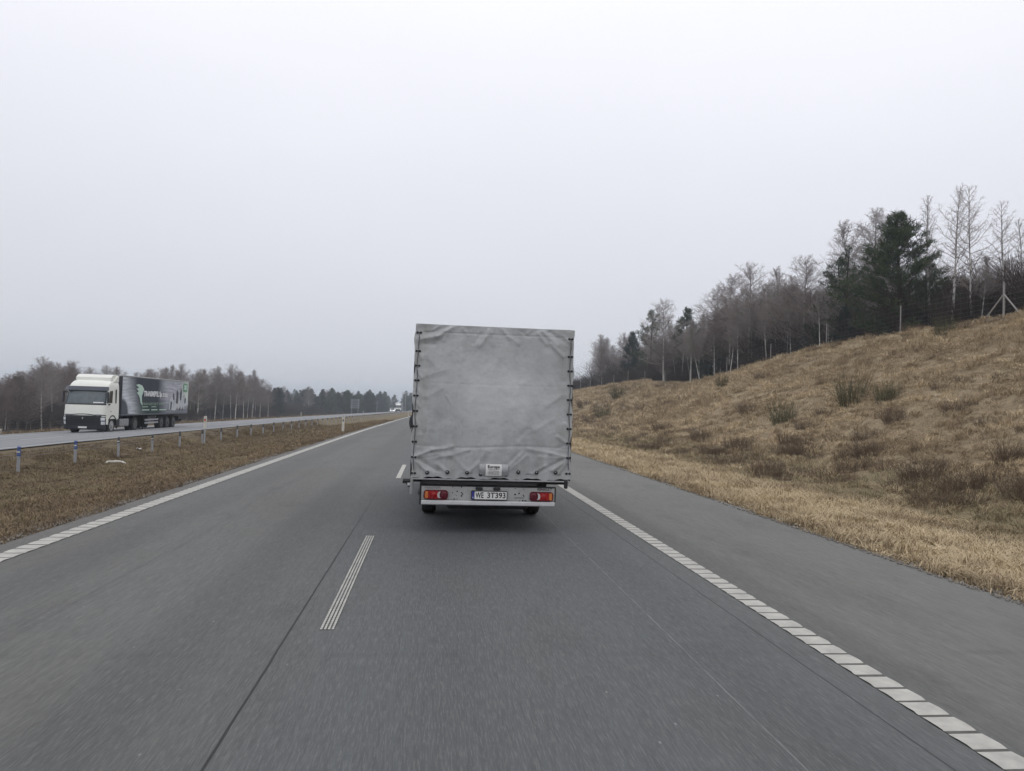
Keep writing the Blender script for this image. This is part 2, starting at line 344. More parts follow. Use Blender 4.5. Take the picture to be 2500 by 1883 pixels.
def text_obj(body, name, material, parent, size, loc, rot=(R(90), 0, 0), width=None, ext=.001, shear=0., align='CENTER', bold=0.):
    cu = bpy.data.curves.new(name, 'FONT'); cu.body = body; cu.size = size; cu.extrude = ext; cu.align_x = align; cu.align_y = 'CENTER'; cu.shear = shear; cu.offset = bold
    tmp = bpy.data.objects.new('tmp', cu); COL.objects.link(tmp); bpy.context.view_layer.update()
    me = bpy.data.meshes.new_from_object(tmp.evaluated_get(bpy.context.evaluated_depsgraph_get())); COL.objects.unlink(tmp); bpy.data.objects.remove(tmp)
    if width:
        xs = [v.co.x for v in me.vertices]; cur = max(xs)-min(xs)
        for v in me.vertices: v.co.x *= width/cur
    me.name = name; me.materials.clear(); me.materials.append(material)
    o = bpy.data.objects.new(name, me); COL.objects.link(o); o.location = loc; o.rotation_euler = rot; o.parent = parent
    return o
# ------------------------------------------------------------------ terrain functions
_perm = RNG.permutation(512)
def _h(i, j): return ((np.sin(i*127.1+j*311.7)*43758.5453) % 1.0)
def vnoise(x, y):
    x, y = np.asarray(x, float), np.asarray(y, float); i, j = np.floor(x), np.floor(y); a, b = x-i, y-j; a = a*a*(3-2*a); b = b*b*(3-2*b)
    return (_h(i, j)*(1-a)+_h(i+1, j)*a)*(1-b)+(_h(i, j+1)*(1-a)+_h(i+1, j+1)*a)*b
def fbm(x, y, o=4):
    s = 0; a = .5
    for k in range(o): s = s+a*(vnoise(x*2**k+k*17.3, y*2**k-k*9.1)-.5); a *= .5
    return s*2
def sstep(x, a, b): t = np.clip((np.asarray(x, float)-a)/(b-a), 0, 1); return t*t*(3-2*t)
def bend(Y): return 5e-5*np.asarray(Y, float)**2*np.sign(np.maximum(Y, 0))
def zr(Y): return -.0042*np.logaddexp(0, (np.asarray(Y, float)-40)/10)*10
PU = [-2500, -400, -62, -50, -42, -30, -26.6, -26.0, -15.0, -14.5, -13.4, -12, -9, -6.2, -5.0, -4.9, 5.85, 6.0, 7, 9, 11.5, 13.5, 34, 4000]
PZ = [-6, -4, -3.45, -3.2, -2.8, -1.3, -.95, -.86, -.34, -.40, -.85, -.93, -.62, -.16, -.03, -.05, -.05, -.03, -.08, -.25, -.5, -.45, -.45, -.45]
CY = [-500, 20, 55, 62, 72, 84, 97, 115, 125, 176, 300, 500, 900, 3000]
CZ = [8.3, 8.3, 8.1, 7.8, 7.1, 6.3, 5.65, 6.1, 6.9, 6.5, 5.0, 3.5, 1.5, 0]
FY = [-500, 58, 70, 90, 112, 150, 220, 3000]; FU = [13.2, 13.6, 15.5, 19, 19, 14, 13, 13]
def ground_z(u, Y, rough=True):
    u, Y = np.asarray(u, float), np.asarray(Y, float)
    z = np.interp(u, PU, PZ)+zr(Y)
    cr = np.interp(Y, CY, CZ)-zr(Y)*0+.45; ft = np.interp(Y, FY, FU)
    s = np.clip((u-ft)/(34-ft), 0, 1.0); s = s*.78+.22*s*s*(3-2*s)
    z = z+(cr-zr(Y)*s*0)*s-np.where(u > 13, zr(Y)*s, 0)
    z = z+np.where(u > 34, np.minimum(u-34, 25)*.02, 0)
    if rough:
        g = sstep(u, 7, 14); hill = g*(1-sstep(u, 60, 90))
        z = z+hill*(fbm(u*.16, Y*.11, 4)*.34*np.clip((34-u)/8+.35, .3, 1)+fbm(u*.55+5, Y*.4, 3)*.26)
        soft = sstep(u, 6.1, 7.2)+sstep(-u, 5.2, 6.2)*(1-sstep(-u, 13.5, 14.5))+sstep(-u, 27, 29)
        z = z+np.clip(soft, 0, 1)*(fbm(u*1.7, Y*1.4, 3)*.07+fbm(u*.5, Y*.4, 2)*.06)
    return z
def Wp(u, Y, dz=0., rough=True): return (float(u+bend(Y)), float(Y), float(ground_z(u, Y, rough)+dz))
def road_z(u, Y):
    if u > -10: return float(zr(Y))
    return float(zr(Y)-.30-.0475*(-15.2-u))
def hit(px, py, tmax=400.):           # ground point under a photo point
    d = ray(px, py); t = 2.
    while t < tmax:
        p = d*t; z = CAMH+p[2]; u = p[0]-float(bend(p[1]))
        if z < float(ground_z(u, p[1])): return u, p[1]
        t *= 1.004
    return None
def at_u(px, u):                        # Y where the photo column px meets the line u
    Y = 40.
    d = ray(px, 880)
    for _ in range(40): Y = (u+float(bend(Y)))/d[0]*d[1]; Y = max(5, min(Y, 900))
    return Y
def rowpx(py, Y, px):                 # world height seen at photo point (px,py) at distance Y
    d = ray(px, py); return CAMH+d[2]*Y/d[1]
# ------------------------------------------------------------------ ground
def steps(*seg):
    o = []
    for a, b, s in seg: o += list(np.arange(a, b, s))
    return np.array(o+[seg[-1][1]])
us = steps((-1500, -400, 220), (-400, -100, 60), (-100, -60, 5), (-60, -30, 1.5), (-30, -26, .5), (-26, -15, 2.75), (-15, -13, .25), (-13, -5, .25), (-5, -4.9, .1), (-4.9, 5.85, 2.15), (5.85, 36, .24), (36, 80, 2.), (80, 200, 20), (200, 1600, 200))
ys = steps((-80, -4, 4), (-4, 3, 1.), (3, 60, .3), (60, 130, .7), (130, 300, 3.), (300, 700, 10), (700, 2500, 150))
UU, YY = np.meshgrid(us, ys); ZZ = ground_z(UU, YY)
V = np.stack([UU+bend(YY), YY, ZZ], -1).reshape(-1, 3); nu, ny = len(us), len(ys)
I = (np.arange(ny-1)[:, None]*nu+np.arange(nu-1)[None]).ravel(); F = np.stack([I, I+1, I+1+nu, I+nu], 1)
def set_uv(me, uu, yy):
    lay = me.uv_layers.new(name='UVMap'); li = np.empty(len(me.loops), np.int32); me.loops.foreach_get('vertex_index', li)
    lay.data.foreach_set('uv', np.stack([uu.ravel()[li], yy.ravel()[li]], 1).astype(np.float32).ravel())
me = np_mesh('ground', V, F, [M['ground']], True); set_uv(me, UU, YY)
o = bpy.data.objects.new('ground', me); COL.objects.link(o); tag(o, kind='structure')
def strip(name, u0, u1, y0, y1, dz, material, parent=None, nu_=2, uf=None, zf=road_z, kind=None, st=None):
    yv = [y0]
    while yv[-1] < y1: yv.append(min(y1, yv[-1]+(st or (.25 if yv[-1] < 60 and nu_ > 6 else 1. if yv[-1] < 60 else 5. if yv[-1] < 400 else 30.))))
    yv = np.array(yv); uv_ = np.linspace(u0, u1, nu_); U, Yg = np.meshgrid(uv_, yv)
    if uf is not None: U = U+uf(U, Yg)
    Z = np.array([[zf(a, b) for a, b in zip(r1, r2)] for r1, r2 in zip(U, Yg)])+dz
    Vv = np.stack([U+bend(Yg), Yg, Z], -1).reshape(-1, 3); n = nu_; I = (np.arange(len(yv)-1)[:, None]*n+np.arange(n-1)[None]).ravel()
    me = np_mesh(name, Vv, np.stack([I, I+1, I+1+n, I+n], 1), [material]); set_uv(me, U, Yg)
    ob = bpy.data.objects.new(name, me); COL.objects.link(ob); ob.parent = parent
    if kind: tag(ob, kind=kind)
    return ob
def ragged(U, Y):
    e = np.where(U > 5.7, fbm(Y*.9, Y*0+3, 5)*.17+fbm(Y*4, Y*0+1, 3)*.05, 0)+np.where(U < -4.8, fbm(Y*.7, Y*0+8, 3)*.03, 0); return e
# pavement edges drop a few centimetres into the verge
road = strip('road', -4.86, 5.80, -40, 900, 0, M['road'], nu_=9, uf=ragged, kind='structure', st=None)
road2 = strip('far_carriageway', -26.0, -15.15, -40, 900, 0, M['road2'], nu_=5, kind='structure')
def marks(name, segs, material, parent, bars=None):
    """segs: (u0,u1,y0,y1) painted sheets 4 mm above the road; bars: (u0,u1,y0,y1,pitch) raised ribs"""
    mb = MB()
    for (u0, u1, y0, y1) in segs:
        y = y0
        while y < y1-1e-6:
            y2 = min(y1, y+(2. if y < 60 else 8.)); a = [(u0+bend(y), y), (u1+bend(y), y), (u1+bend(y2), y2), (u0+bend(y2), y2)]
            mb.add([(p[0], p[1], road_z(u0, p[1])+.004) for p in a], [(0, 1, 2, 3)]); y = y2
    return mb.build(name, material, parent)
def bars(name, u0, u1, y0, y1, pitch, material, parent, fill=.85):
    mb = MB(); y = y0
    while y < y1:
        L_ = pitch*fill; z = road_z(u0, y)+.0045; b = float(bend(y)); j = random.uniform(-.006, .006)
        prof = [(0, 0), (.014, .002), (.05, .005), (L_-.09, .005), (L_-.02, .0015), (L_, 0)]
        P = [[(u0+b+random.uniform(-.003, .003), y+j+p[0], z+p[1]), (u1+b+random.uniform(-.003, .003), y+j+p[0], z+p[1])] for p in prof]
        mb.grid(P); y += pitch
    return mb.build(name, material, parent, smooth=False)
marks('edge_line_base', [(2.95, 3.145, -8, 62), (-4.585, -4.36, -8, 62)], M['paint_low'], road)
marks('edge_line', [(2.95, 3.145, 62, 500), (-4.585, -4.36, 62, 500)], M['paint'], road)
bars('edge_line_ribs', 2.947, 3.148, -6, 62, .2215, M['paint'], road)
bars('edge_line_ribs', -4.588, -4.357, -6, 62, .245, M['paint'], road, .87)
mb = MB()
for y0 in (-6.1, 5.9):
    for k in range(4):
        y = y0
        while y < y0+4.13:
            x0 = -.792+k*.0293; mb.grid([[(x0, y+a, .004+z), (x0+.018, y+a, .004+z)] for a, z in ((0, 0), (.008, .004), (.03, .004), (.04, 0))]); y += .053
        mb.add([(-.792+k*.0293+.004, y0, .0035), (-.792+k*.0293+.014, y0, .0035), (-.792+k*.0293+.014, y0+4.1, .0035), (-.792+k*.0293+.004, y0+4.1, .0035)], [(0, 1, 2, 3)])
mb.build('lane_line_dots', M['paint'], road)
marks('lane_line', [(-.79, -.68, y, y+4.) for y in np.arange(17.9, 420, 12)], M['paint'], road)
marks('edge_line', [(-15.75, -15.55, -8, 600), (-23.6, -23.4, -8, 600)], M['paint'], road2)
marks('lane_line', [(-19.6, -19.48, y, y+4.) for y in np.arange(2, 420, 12)], M['paint'], road2)
# ------------------------------------------------------------------ scattered stuff (geometry-node instances)
def gn_scatter(name, pts, rots, scls, idx, sources):
    me = bpy.data.meshes.new(name); n = len(pts); me.vertices.add(n); me.vertices.foreach_set('co', np.asarray(pts, np.float32).ravel())
    for nm, ty, dat in (('rot', 'FLOAT_VECTOR', rots), ('scl', 'FLOAT_VECTOR', scls), ('idx', 'INT', idx)):
        a = me.attributes.new(nm, ty, 'POINT')
        a.data.foreach_set('vector' if ty == 'FLOAT_VECTOR' else 'value', np.asarray(dat, np.int32 if ty == 'INT' else np.float32).ravel())
    ob = bpy.data.objects.new(name, me); COL.objects.link(ob)
    g = bpy.data.node_groups.new(name, 'GeometryNodeTree'); g.interface.new_socket('Geometry', in_out='INPUT', socket_type='NodeSocketGeometry'); g.interface.new_socket('Geometry', in_out='OUTPUT', socket_type='NodeSocketGeometry')
    gi = g.nodes.new('NodeGroupInput'); go = g.nodes.new('NodeGroupOutput'); ip = g.nodes.new('GeometryNodeInstanceOnPoints'); j = g.nodes.new('GeometryNodeJoinGeometry')
    for s in reversed(sources):
        oi = g.nodes.new('GeometryNodeObjectInfo'); oi.inputs['Object'].default_value = s; oi.inputs['As Instance'].default_value = True; g.links.new(oi.outputs['Geometry'], j.inputs[0])
    def at(nm, ty):
        a = g.nodes.new('GeometryNodeInputNamedAttribute'); a.data_type = ty; a.inputs[0].default_value = nm; return a.outputs[0]
    g.links.new(gi.outputs[0], ip.inputs['Points']); g.links.new(j.outputs[0], ip.inputs['Instance']); ip.inputs['Pick Instance'].default_value = True
    g.links.new(at('idx', 'INT'), ip.inputs['Instance Index']); g.links.new(at('rot', 'FLOAT_VECTOR'), ip.inputs['Rotation']); g.links.new(at('scl', 'FLOAT_VECTOR'), ip.inputs['Scale'])
    g.links.new(ip.outputs[0], go.inputs[0]); md = ob.modifiers.new('scatter', 'NODES'); md.node_group = g
    return ob
def src(name, V, F, material, shade=None):
    me = np_mesh(name, V, F, [material])
    if shade is not None:
        a = me.attributes.new('shade', 'FLOAT', 'POINT'); a.data.foreach_set('value', np.asarray(shade, np.float32))
    return bpy.data.objects.new(name, me)
def tuft(nb, h, spread, lean, wid, material, name):
    V = []; F = []; S = []
    for i in range(nb):
        a = RNG.uniform(0, 2*math.pi); r = spread*math.sqrt(RNG.uniform()); bx, by = r*math.cos(a), r*math.sin(a)
        d = RNG.uniform(0, 2*math.pi); ln = h*RNG.uniform(.45, 1.); out_ = ln*RNG.uniform(.25, .95)
        dx, dy = math.cos(d)*out_*.7+lean*ln, math.sin(d)*out_*.7-lean*ln*.5
        px, py = -math.sin(d)*wid, math.cos(d)*wid; sh = RNG.uniform()**2
        for t, ww in ((0, 1), (.5, .85), (1., .15)):
            zz = ln*(t-.42*t*t); cx, cy = bx+dx*t*t, by+dy*t*t
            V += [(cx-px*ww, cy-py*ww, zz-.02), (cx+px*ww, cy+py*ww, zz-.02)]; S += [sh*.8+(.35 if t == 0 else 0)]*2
        o = len(V)-6; F += [(o, o+1, o+3, o+2), (o+2, o+3, o+5, o+4)]
    return src(name, V, F, material, S)
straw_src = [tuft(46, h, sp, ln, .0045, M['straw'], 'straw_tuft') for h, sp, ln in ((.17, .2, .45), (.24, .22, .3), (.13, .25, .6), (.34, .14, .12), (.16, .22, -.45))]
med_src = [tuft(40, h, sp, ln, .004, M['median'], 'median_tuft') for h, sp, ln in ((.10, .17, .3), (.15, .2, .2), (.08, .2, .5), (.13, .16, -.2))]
def scatter_area(n, ulo, uhi, ylo, yhi, keep):
    u = RNG.uniform(ulo, uhi, n); Y = ylo*(yhi/ylo)**RNG.uniform(0, 1, n)*1.0   # log-uniform in distance: even on screen
    k = keep(u, Y); return u[k], Y[k]
def add_tufts(name, srcs, parts, smin, smax):
    P, Ro, S, Ix = [], [], [], []
    for (u, Y, grow) in parts:
        z = ground_z(u, Y); n = len(u); P.append(np.stack([u+bend(Y), Y, z], 1)); Ro.append(np.stack([RNG.uniform(-.25, .25, n), RNG.uniform(-.25, .25, n), RNG.uniform(0, 6.28, n)], 1))
        d = np.hypot(u, Y); s = RNG.uniform(smin, smax, n)*(1+grow*np.clip(d-10, 0, 80)/40); S.append(np.stack([s, s, s*RNG.uniform(.4, 1.0, n)], 1)); Ix.append(RNG.integers(0, len(srcs), n))
    return gn_scatter(name, np.concatenate(P), np.concatenate(Ro), np.concatenate(S), np.concatenate(Ix), srcs)
def patch(u, Y, s, thr): return fbm(u*s+3, Y*s*.8, 3) > thr
keepR = lambda u, Y: (u > 6.0+fbm(Y*.8, Y*0, 2)*.2) & ((RNG.uniform(0, 1, len(u)) < .45+.9*(fbm(u*.55, Y*.45, 3)+.25)))
a = scatter_area(48000, 6.0, 34, 4, 60, keepR); b = scatter_area(20000, 7, 38, 60, 190, keepR); c = scatter_area(16000, 6.0, 10.5, 5, 50, keepR)
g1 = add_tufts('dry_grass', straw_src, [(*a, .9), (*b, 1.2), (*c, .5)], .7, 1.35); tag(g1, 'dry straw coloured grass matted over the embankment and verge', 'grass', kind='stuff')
keepM = lambda u, Y: RNG.uniform(0, 1, len(u)) < .5+.9*fbm(u*.5, Y*.4, 3)+.2
a = scatter_area(42000, -14.6, -5.0, 3, 90, keepM); b = scatter_area(9000, -52, -26.5, 45, 230, keepM)
g2 = add_tufts('median_grass', med_src, [(*a, .9), (*b, 2.0)], .7, 1.3); tag(g2, 'short brown and olive grass on the central strip and far verge', 'grass', kind='stuff')
# stray litter and stones along both pavement edges
def pebble(name):
    V = []; 
    for i in range(5):
        for j in range(6): t, p = math.pi*(i+.5)/5, 2*math.pi*j/6; r = RNG.uniform(.8, 1.2); V.append((math.sin(t)*math.cos(p)*r, math.sin(t)*math.sin(p)*r, math.cos(t)*r*.6))
    F = [(i*6+j, i*6+(j+1) % 6, (i+1)*6+(j+1) % 6, (i+1)*6+j) for i in range(4) for j in range(6)]; return src(name, V, F, M['pebble'])
M['pebble'] = mat('pebbles', (.20, .185, .165), .9, .2)
n = 6000; Y = 5*(60/5)**RNG.uniform(0, 1, n); side = RNG.uniform(0, 1, n) < .6; u = np.where(side, 5.72+np.abs(RNG.normal(0, .24, n)), -4.95-np.abs(RNG.normal(0, .12, n))); s = RNG.uniform(.006, .028, n)
z = np.maximum(ground_z(u, Y), np.where((u < 5.8) & (u > -4.86), zr(Y), -9))
gp = gn_scatter('edge_gravel', np.stack([u+bend(Y), Y, z+.004], 1), RNG.uniform(0, 6, (n, 3)), np.stack([s]*3, 1), np.zeros(n), [pebble('pebble')]); tag(gp, 'loose gravel along the edges of the asphalt', 'gravel', kind='stuff')
# ------------------------------------------------------------------ trees
def strands(segs):
    """segs: array (n, 8): p0(3), p1(3), r0, r1 -> 3-sided prisms"""
    S = np.asarray(segs, float); p0, p1, r0, r1 = S[:, :3], S[:, 3:6], S[:, 6], S[:, 7]
    d = p1-p0; d /= np.linalg.norm(d, axis=1, keepdims=True)+1e-9; ref = np.where(np.abs(d[:, 2:3]) < .9, [[0, 0, 1.]], [[1., 0, 0]]); a = np.cross(d, ref); a /= np.linalg.norm(a, axis=1, keepdims=True)+1e-9; b = np.cross(d, a)
    V = []
    for P, r in ((p0, r0), (p1, r1)):
        for k in range(3):
            t = 2*math.pi*k/3; V.append(P+(a*math.cos(t)+b*math.sin(t))*r[:, None])
    V = np.stack(V, 1).reshape(-1, 3); o = np.arange(len(S))[:, None]*6
    F = np.concatenate([o+np.array([[k, (k+1) % 3, 3+(k+1) % 3, 3+k]]) for k in range(3)]); return V, F
def trunk_mesh(path, rad, material, n=8):
    mb = MB(); mb.tube(path, list(rad), n); m = mb.mesh('trunk'); m.materials.append(material); m.shade_smooth(); return m
def bare_tree(seed, H=10., nb=46, lo=.28, up=1.1, wide=.22, bark='bark', twig='twig', stems=1, droop=.25, thick=1., dens=1.):
    g = np.random.default_rng(seed); T = MB(); segs = []
    for st in range(stems):
        lean = g.uniform(-.06, .06, 2)+(np.array([math.cos(st*2.4), math.sin(st*2.4)])*.10 if stems > 1 else 0); ph = g.uniform(0, 6, 2); K = 14; Hs = H*(1-.12*st)
        path = [(lean[0]*Hs*t*1.0+.012*Hs*math.sin(ph[0]+t*5)*t, lean[1]*Hs*t+.012*Hs*math.sin(ph[1]+t*4)*t, Hs*t-.3*(t == 0)) for t in np.linspace(0, 1, K)]
        R0 = .0092*H*thick; rad = [R0*(1-t)**1.05+.008 for t in np.linspace(0, 1, K)]; T.tube(path, rad, 8)
        pa = np.array(path)
        def onp(t): i = min(int(t*(K-1)), K-2); f = t*(K-1)-i; return pa[i]*(1-f)+pa[i+1]*f
        for i in range(nb):
            t = lo+(1-lo)*((i+g.uniform())/nb)**1.0*.97; p = onp(t); az = i*2.4+g.uniform(-.6, .6); tt = (t-lo)/(1-lo); L_ = H*wide*1.22*(min(1., .6+1.3*tt)*(1-tt)**.72*1.15+.05)*g.uniform(.65, 1.2)
            r0 = max(.012, rad[min(int(t*(K-1)), K-1)]*.42); nseg = 5; d = np.array([math.cos(az), math.sin(az), up*g.uniform(.6, 1.2)*(.75+1.3*tt*tt)]); d /= np.linalg.norm(d); q = p
            for s in range(nseg):
                dd = d+g.normal(0, .20, 3); dd[2] += .07*s-.06; dd /= np.linalg.norm(dd); q2 = q+dd*L_/nseg; ra, rb = r0*(1-s/nseg)+.007, r0*(1-(s+1)/nseg)+.006; segs.append([*q, *q2, ra, rb])
                for k in range(int((2+s*.6)*dens*min(1, .25+L_/(H*wide*1.1))+g.uniform())):
                    az2 = g.uniform(0, 6.283); e = dd*.65+np.array([math.cos(az2), math.sin(az2), g.uniform(-.1, .8)])*.75; e /= np.linalg.norm(e); l2 = L_*g.uniform(.16, .36)*(1.15-s*.12); qa = q+(q2-q)*g.uniform(0, 1); qb = qa+e*l2
                    segs.append([*qa, *qb, .0075, .005])
                    for m_ in range(int(3*dens+.5)):
                        f = g.uniform(.3, 1.); qc = qa+(qb-qa)*f; az3 = g.uniform(0, 6.283); h_ = e*.6+np.array([math.cos(az3)*.6, math.sin(az3)*.6, g.uniform(-.35, .5)-droop]); h_ /= np.linalg.norm(h_); l3 = l2*g.uniform(.45, .9)+.06; segs.append([*qc, *(qc+h_*l3), .0052, .0038])
                q = q2
    tm = T.mesh('trunk'); tm.materials.append(M[bark]); tm.shade_smooth(); V, F = strands(segs); cm = np_mesh('crown', V, F, [M[twig]]); return tm, cm
def pine_tree(seed, H=9., wide=.36, lo=.1, nb=70, conic=1., mat_='needle', leaf=.11, dens=1.):
    g = np.random.default_rng(seed); K = 10; ph = g.uniform(0, 6, 2); path = [(.02*H*math.sin(ph[0]+t*3)*t, .02*H*math.sin(ph[1]+t*3)*t, H*t-.3*(t == 0)) for t in np.linspace(0, 1, K)]
    rad = [.015*H*(1-t)**.8+.02 for t in np.linspace(0, 1, K)]; pa = np.array(path); T = MB(); T.tube(path, rad, 8); segs = []; V = []; 
    def needles(q, d, n, s):
        dd = d+g.normal(0, .55, (n, 3)); dd[:, 2] += .35; dd /= np.linalg.norm(dd, axis=1, keepdims=True); p = q+g.normal(0, s*.55, (n, 3)); side = np.cross(dd, g.normal(0, 1, (n, 3))); side /= np.linalg.norm(side, axis=1, keepdims=True)+1e-9
        a = p-side*s*.13; b = p+side*s*.13; c = p+dd*s*1.5+side*s*.05; e = p+dd*s*1.5-side*s*.05; return np.stack([a, b, c, e], 1).reshape(-1, 3)
    for i in range(nb):
        t = lo+(1-lo)*((i+g.uniform())/nb)*.99; k = min(int(t*(K-1)), K-2); f = t*(K-1)-k; p = pa[k]*(1-f)+pa[k+1]*f; az = g.uniform(0, 6.283)
        prof = (1-t)**(.75*conic)*(.75+.5*g.uniform())*min(1., .55+(t-lo)*3); L_ = H*wide*prof+.12; d = np.array([math.cos(az), math.sin(az), .12+.75*t*g.uniform(.6, 1.3)]); d /= np.linalg.norm(d); q = p; ns = 5
        for s in range(ns):
            dd = d+g.normal(0, .09, 3); dd[2] += .08*s; dd /= np.linalg.norm(dd); q2 = q+dd*L_/ns; segs.append([*q, *q2, .03*(1-s/ns)*(1-t)+.008, .03*(1-(s+1)/ns)*(1-t)+.006])
            if s > 0 or t > .75:
                for m_ in range(int(L_/ns*13*dens+g.uniform())):
                    az2 = g.uniform(0, 6.283); e = dd*.8+np.array([math.cos(az2), math.sin(az2), g.uniform(-.1, .6)])*.7; e /= np.linalg.norm(e); l2 = g.uniform(.12, .45)*min(1, .3+L_*.5); qa = q+(q2-q)*g.uniform(); V.append(needles(qa+e*l2, e, int(11*dens)+2, leaf*g.uniform(.8, 1.5))); segs.append([*qa, *(qa+e*l2), .006, .004])
            q = q2
        V.append(needles(q, d, 10, leaf*1.1))
    [V.append(needles(pa[-1]-np.array([0, 0, k*.12]), np.array([0, 0, 1.]), 5, leaf*.9)) for k in range(4)]
    tm = T.mesh('trunk'); tm.materials.append(M['pinebark']); tm.shade_smooth(); V = np.concatenate(V); nq = len(V)//4; F = np.arange(nq*4).reshape(-1, 4); SV, SF = strands(segs)
    cm = np_mesh('crown', np.concatenate([V, SV]), np.concatenate([F, SF+len(V)]), [M[mat_], M['pinebark']])
    mi = np.zeros(len(F)+len(SF), np.int32); mi[len(F):] = 1; cm.polygons.foreach_set('material_index', mi); return tm, cm
BIRCH = [bare_tree(11+i, nb=56+3*i, lo=(.25, .35, .3, .22, .4, .3)[i], up=(.9, 1.2, .75, 1.0, 1.2, .7)[i], wide=(.27, .20, .29, .25, .19, .29)[i], dens=1.25, stems=(1, 1, 1, 2, 1, 1)[i], twig=('twigpale', 'twigpale', 'twig', 'twigpale', 'twigpale', 'twigpale')[i]) for i in range(6)]
FRONT = [bare_tree(101+i, nb=38, lo=(.42, .5, .36)[i], up=(1.2, 1., 1.4)[i], wide=(.19, .22, .17)[i], twig='twigpale', dens=1., stems=(1, 1, 2)[i]) for i in range(3)]
AIRY = [bare_tree(91+i, nb=38, lo=(.3, .36, .25)[i], up=(1.1, 1.3, .9)[i], wide=(.20, .17, .23)[i], twig='twigpale', dens=.8) for i in range(3)]
GREY = [bare_tree(31+i, nb=52, lo=.18, up=(1.0, .6, .8)[i], wide=(.28, .34, .25)[i], dens=1.2, bark='greybark', thick=1.1, stems=(1, 2, 1)[i]) for i in range(3)]
BIG = bare_tree(77, nb=72, lo=.2, up=.62, wide=.32, dens=1.25, twig='twigpale', thick=1.15, droop=.1)
PINE = [pine_tree(51, wide=.43, nb=135, conic=1.15, lo=.03, dens=.9, leaf=.12), pine_tree(52, wide=.30, nb=60, dens=.8), pine_tree(53, wide=.34, nb=80, lo=.2), pine_tree(54, wide=.2, nb=50, dens=.7)]
SPRUCE = [pine_tree(61, wide=.30, nb=90, lo=.03, conic=1.1, mat_='needledark', leaf=.12), pine_tree(62, wide=.26, nb=80, lo=.03, mat_='needledark', leaf=.13)]
def plant(kind, meshes, u, Y, h, label, cat, group=None, H=10., lean=(0, 0), rz=None, wscale=1., sink=0.):
    base = H; s = h/base; o = empty(kind, Wp(u, Y, -sink), label=label, cat=cat, group=group); o.scale = (s*wscale, s*wscale, s); o.rotation_euler = (lean[0], lean[1], random.uniform(0, 6.28) if rz is None else rz)
    for nm, m in (('trunk', meshes[0]), ('crown', meshes[1])):
        c = bpy.data.objects.new(nm, m); COL.objects.link(c); c.parent = o
    return o
def plant_px(kind, meshes, px, top, u, label, cat, group=None, H=10., **k):
    Y = at_u(px, u); h = rowpx(top, Y, px)-float(ground_z(u, Y)); return plant(kind, meshes, u, Y, h, label, cat, group, H, **k)
# trees that stand out beside the right-hand fence: (kind, mesh, photo column, photo row of the top, distance from road, label, ...)
FR = [
 ('birch_tree', AIRY[0], 2052, 400, 37.0, 'tallest bare birch on the embankment, left stem of a close pair right of the pine', {}),
 ('birch_tree', AIRY[2], 2096, 408, 37.5, 'tall white trunked birch forming the right stem of the pair beside the big pine', {}),
 ('birch_tree', AIRY[1], 2006, 425, 39.0, 'slender bare birch just right of the big pine', dict(lean=(0, -.05))),
 ('birch_tree', AIRY[2], 2168, 440, 39.0, 'pointed bare birch standing apart near the right edge', {}),
 ('birch_tree', AIRY[0], 2207, 470, 41.0, 'bare birch cut by the right edge of the view', {}),
 ('pine_tree', PINE[0], 1940, 462, 36.3, 'large dark green pine, biggest evergreen above the fence', dict(H=9., wscale=1.25)),
 ('pine_tree', PINE[3], 1826, 532, 39.0, 'thin spired pine left of the big pine', dict(H=9.)),
 ('pine_tree', PINE[1], 1806, 560, 41.0, 'small shaggy pine behind the thin spired one', dict(H=9., wscale=1.3)),
 ('pine_tree', PINE[2], 2000, 560, 41.0, 'ragged pine between the big pine and the birch pair', dict(H=9.)),
 ('birch_tree', BIRCH[5], 1885, 458, 44.0, 'bare pinkish birch showing left of the big pine', {}),
 ('birch_tree', BIRCH[3], 1860, 480, 46.0, 'forked bare birch behind the thin spired pine', {}),
 ('birch_tree', BIG, 1730, 556, 39.0, 'wide bare birch with leaning lower stems left of the spired pine', {}),
 ('birch_tree', BIRCH[3], 1700, 575, 40.0, 'forked birch left of the wide bare birch', {}),
 ('birch_tree', BIG, 1615, 572, 38.0, 'tall oval crowned birch in the middle of the wood edge', {}),
 ('birch_tree', BIRCH[2], 1572, 600, 38.5, 'birch with white trunk next left of the oval crowned one', {}),
 ('birch_tree', BIRCH[0], 1540, 620, 39.5, 'birch with steep bare branches at the left of the tall group', {}),
 ('birch_tree', BIG, 1432, 650, 37.0, 'lone white birch with bright spreading branches low on the wood edge', {}),
 ('birch_tree', BIRCH[4], 1512, 705, 36.5, 'short birch leaning left over the fence', dict(lean=(0, -.22), rz=0)),
 ('pine_tree', PINE[1], 1405, 672, 41.0, 'dark pine behind the lone white birch', dict(H=9., wscale=1.2)),
 ('pine_tree', PINE[2], 1478, 668, 42.0, 'dark bushy pine between the lone birch and the tall birches', dict(H=9.)),
 ('spruce_tree', SPRUCE[0], 1365, 720, 42.0, 'layered dark spruce at the left end of the wood', dict(H=9.)),
 ('birch_tree', BIRCH[1], 1300, 722, 44.0, 'pale bare birch at the far left end of the embankment wood', {}),
]
for kind, ms, px, top, u, lab, k in FR: plant_px(kind, ms, px, top, u, lab, 'tree', **k)
WG = 'trees of the wood behind the embankment fence'
prof_x = [1230, 1300, 1400, 1500, 1600, 1700, 1800, 1850, 1950, 2000, 2100, 2150, 2220]
prof_y = [800, 728, 715, 690, 640, 615, 620, 590, 590, 600, 610, 590, 590]
def skyline(px): return float(np.interp(px, prof_x, prof_y))
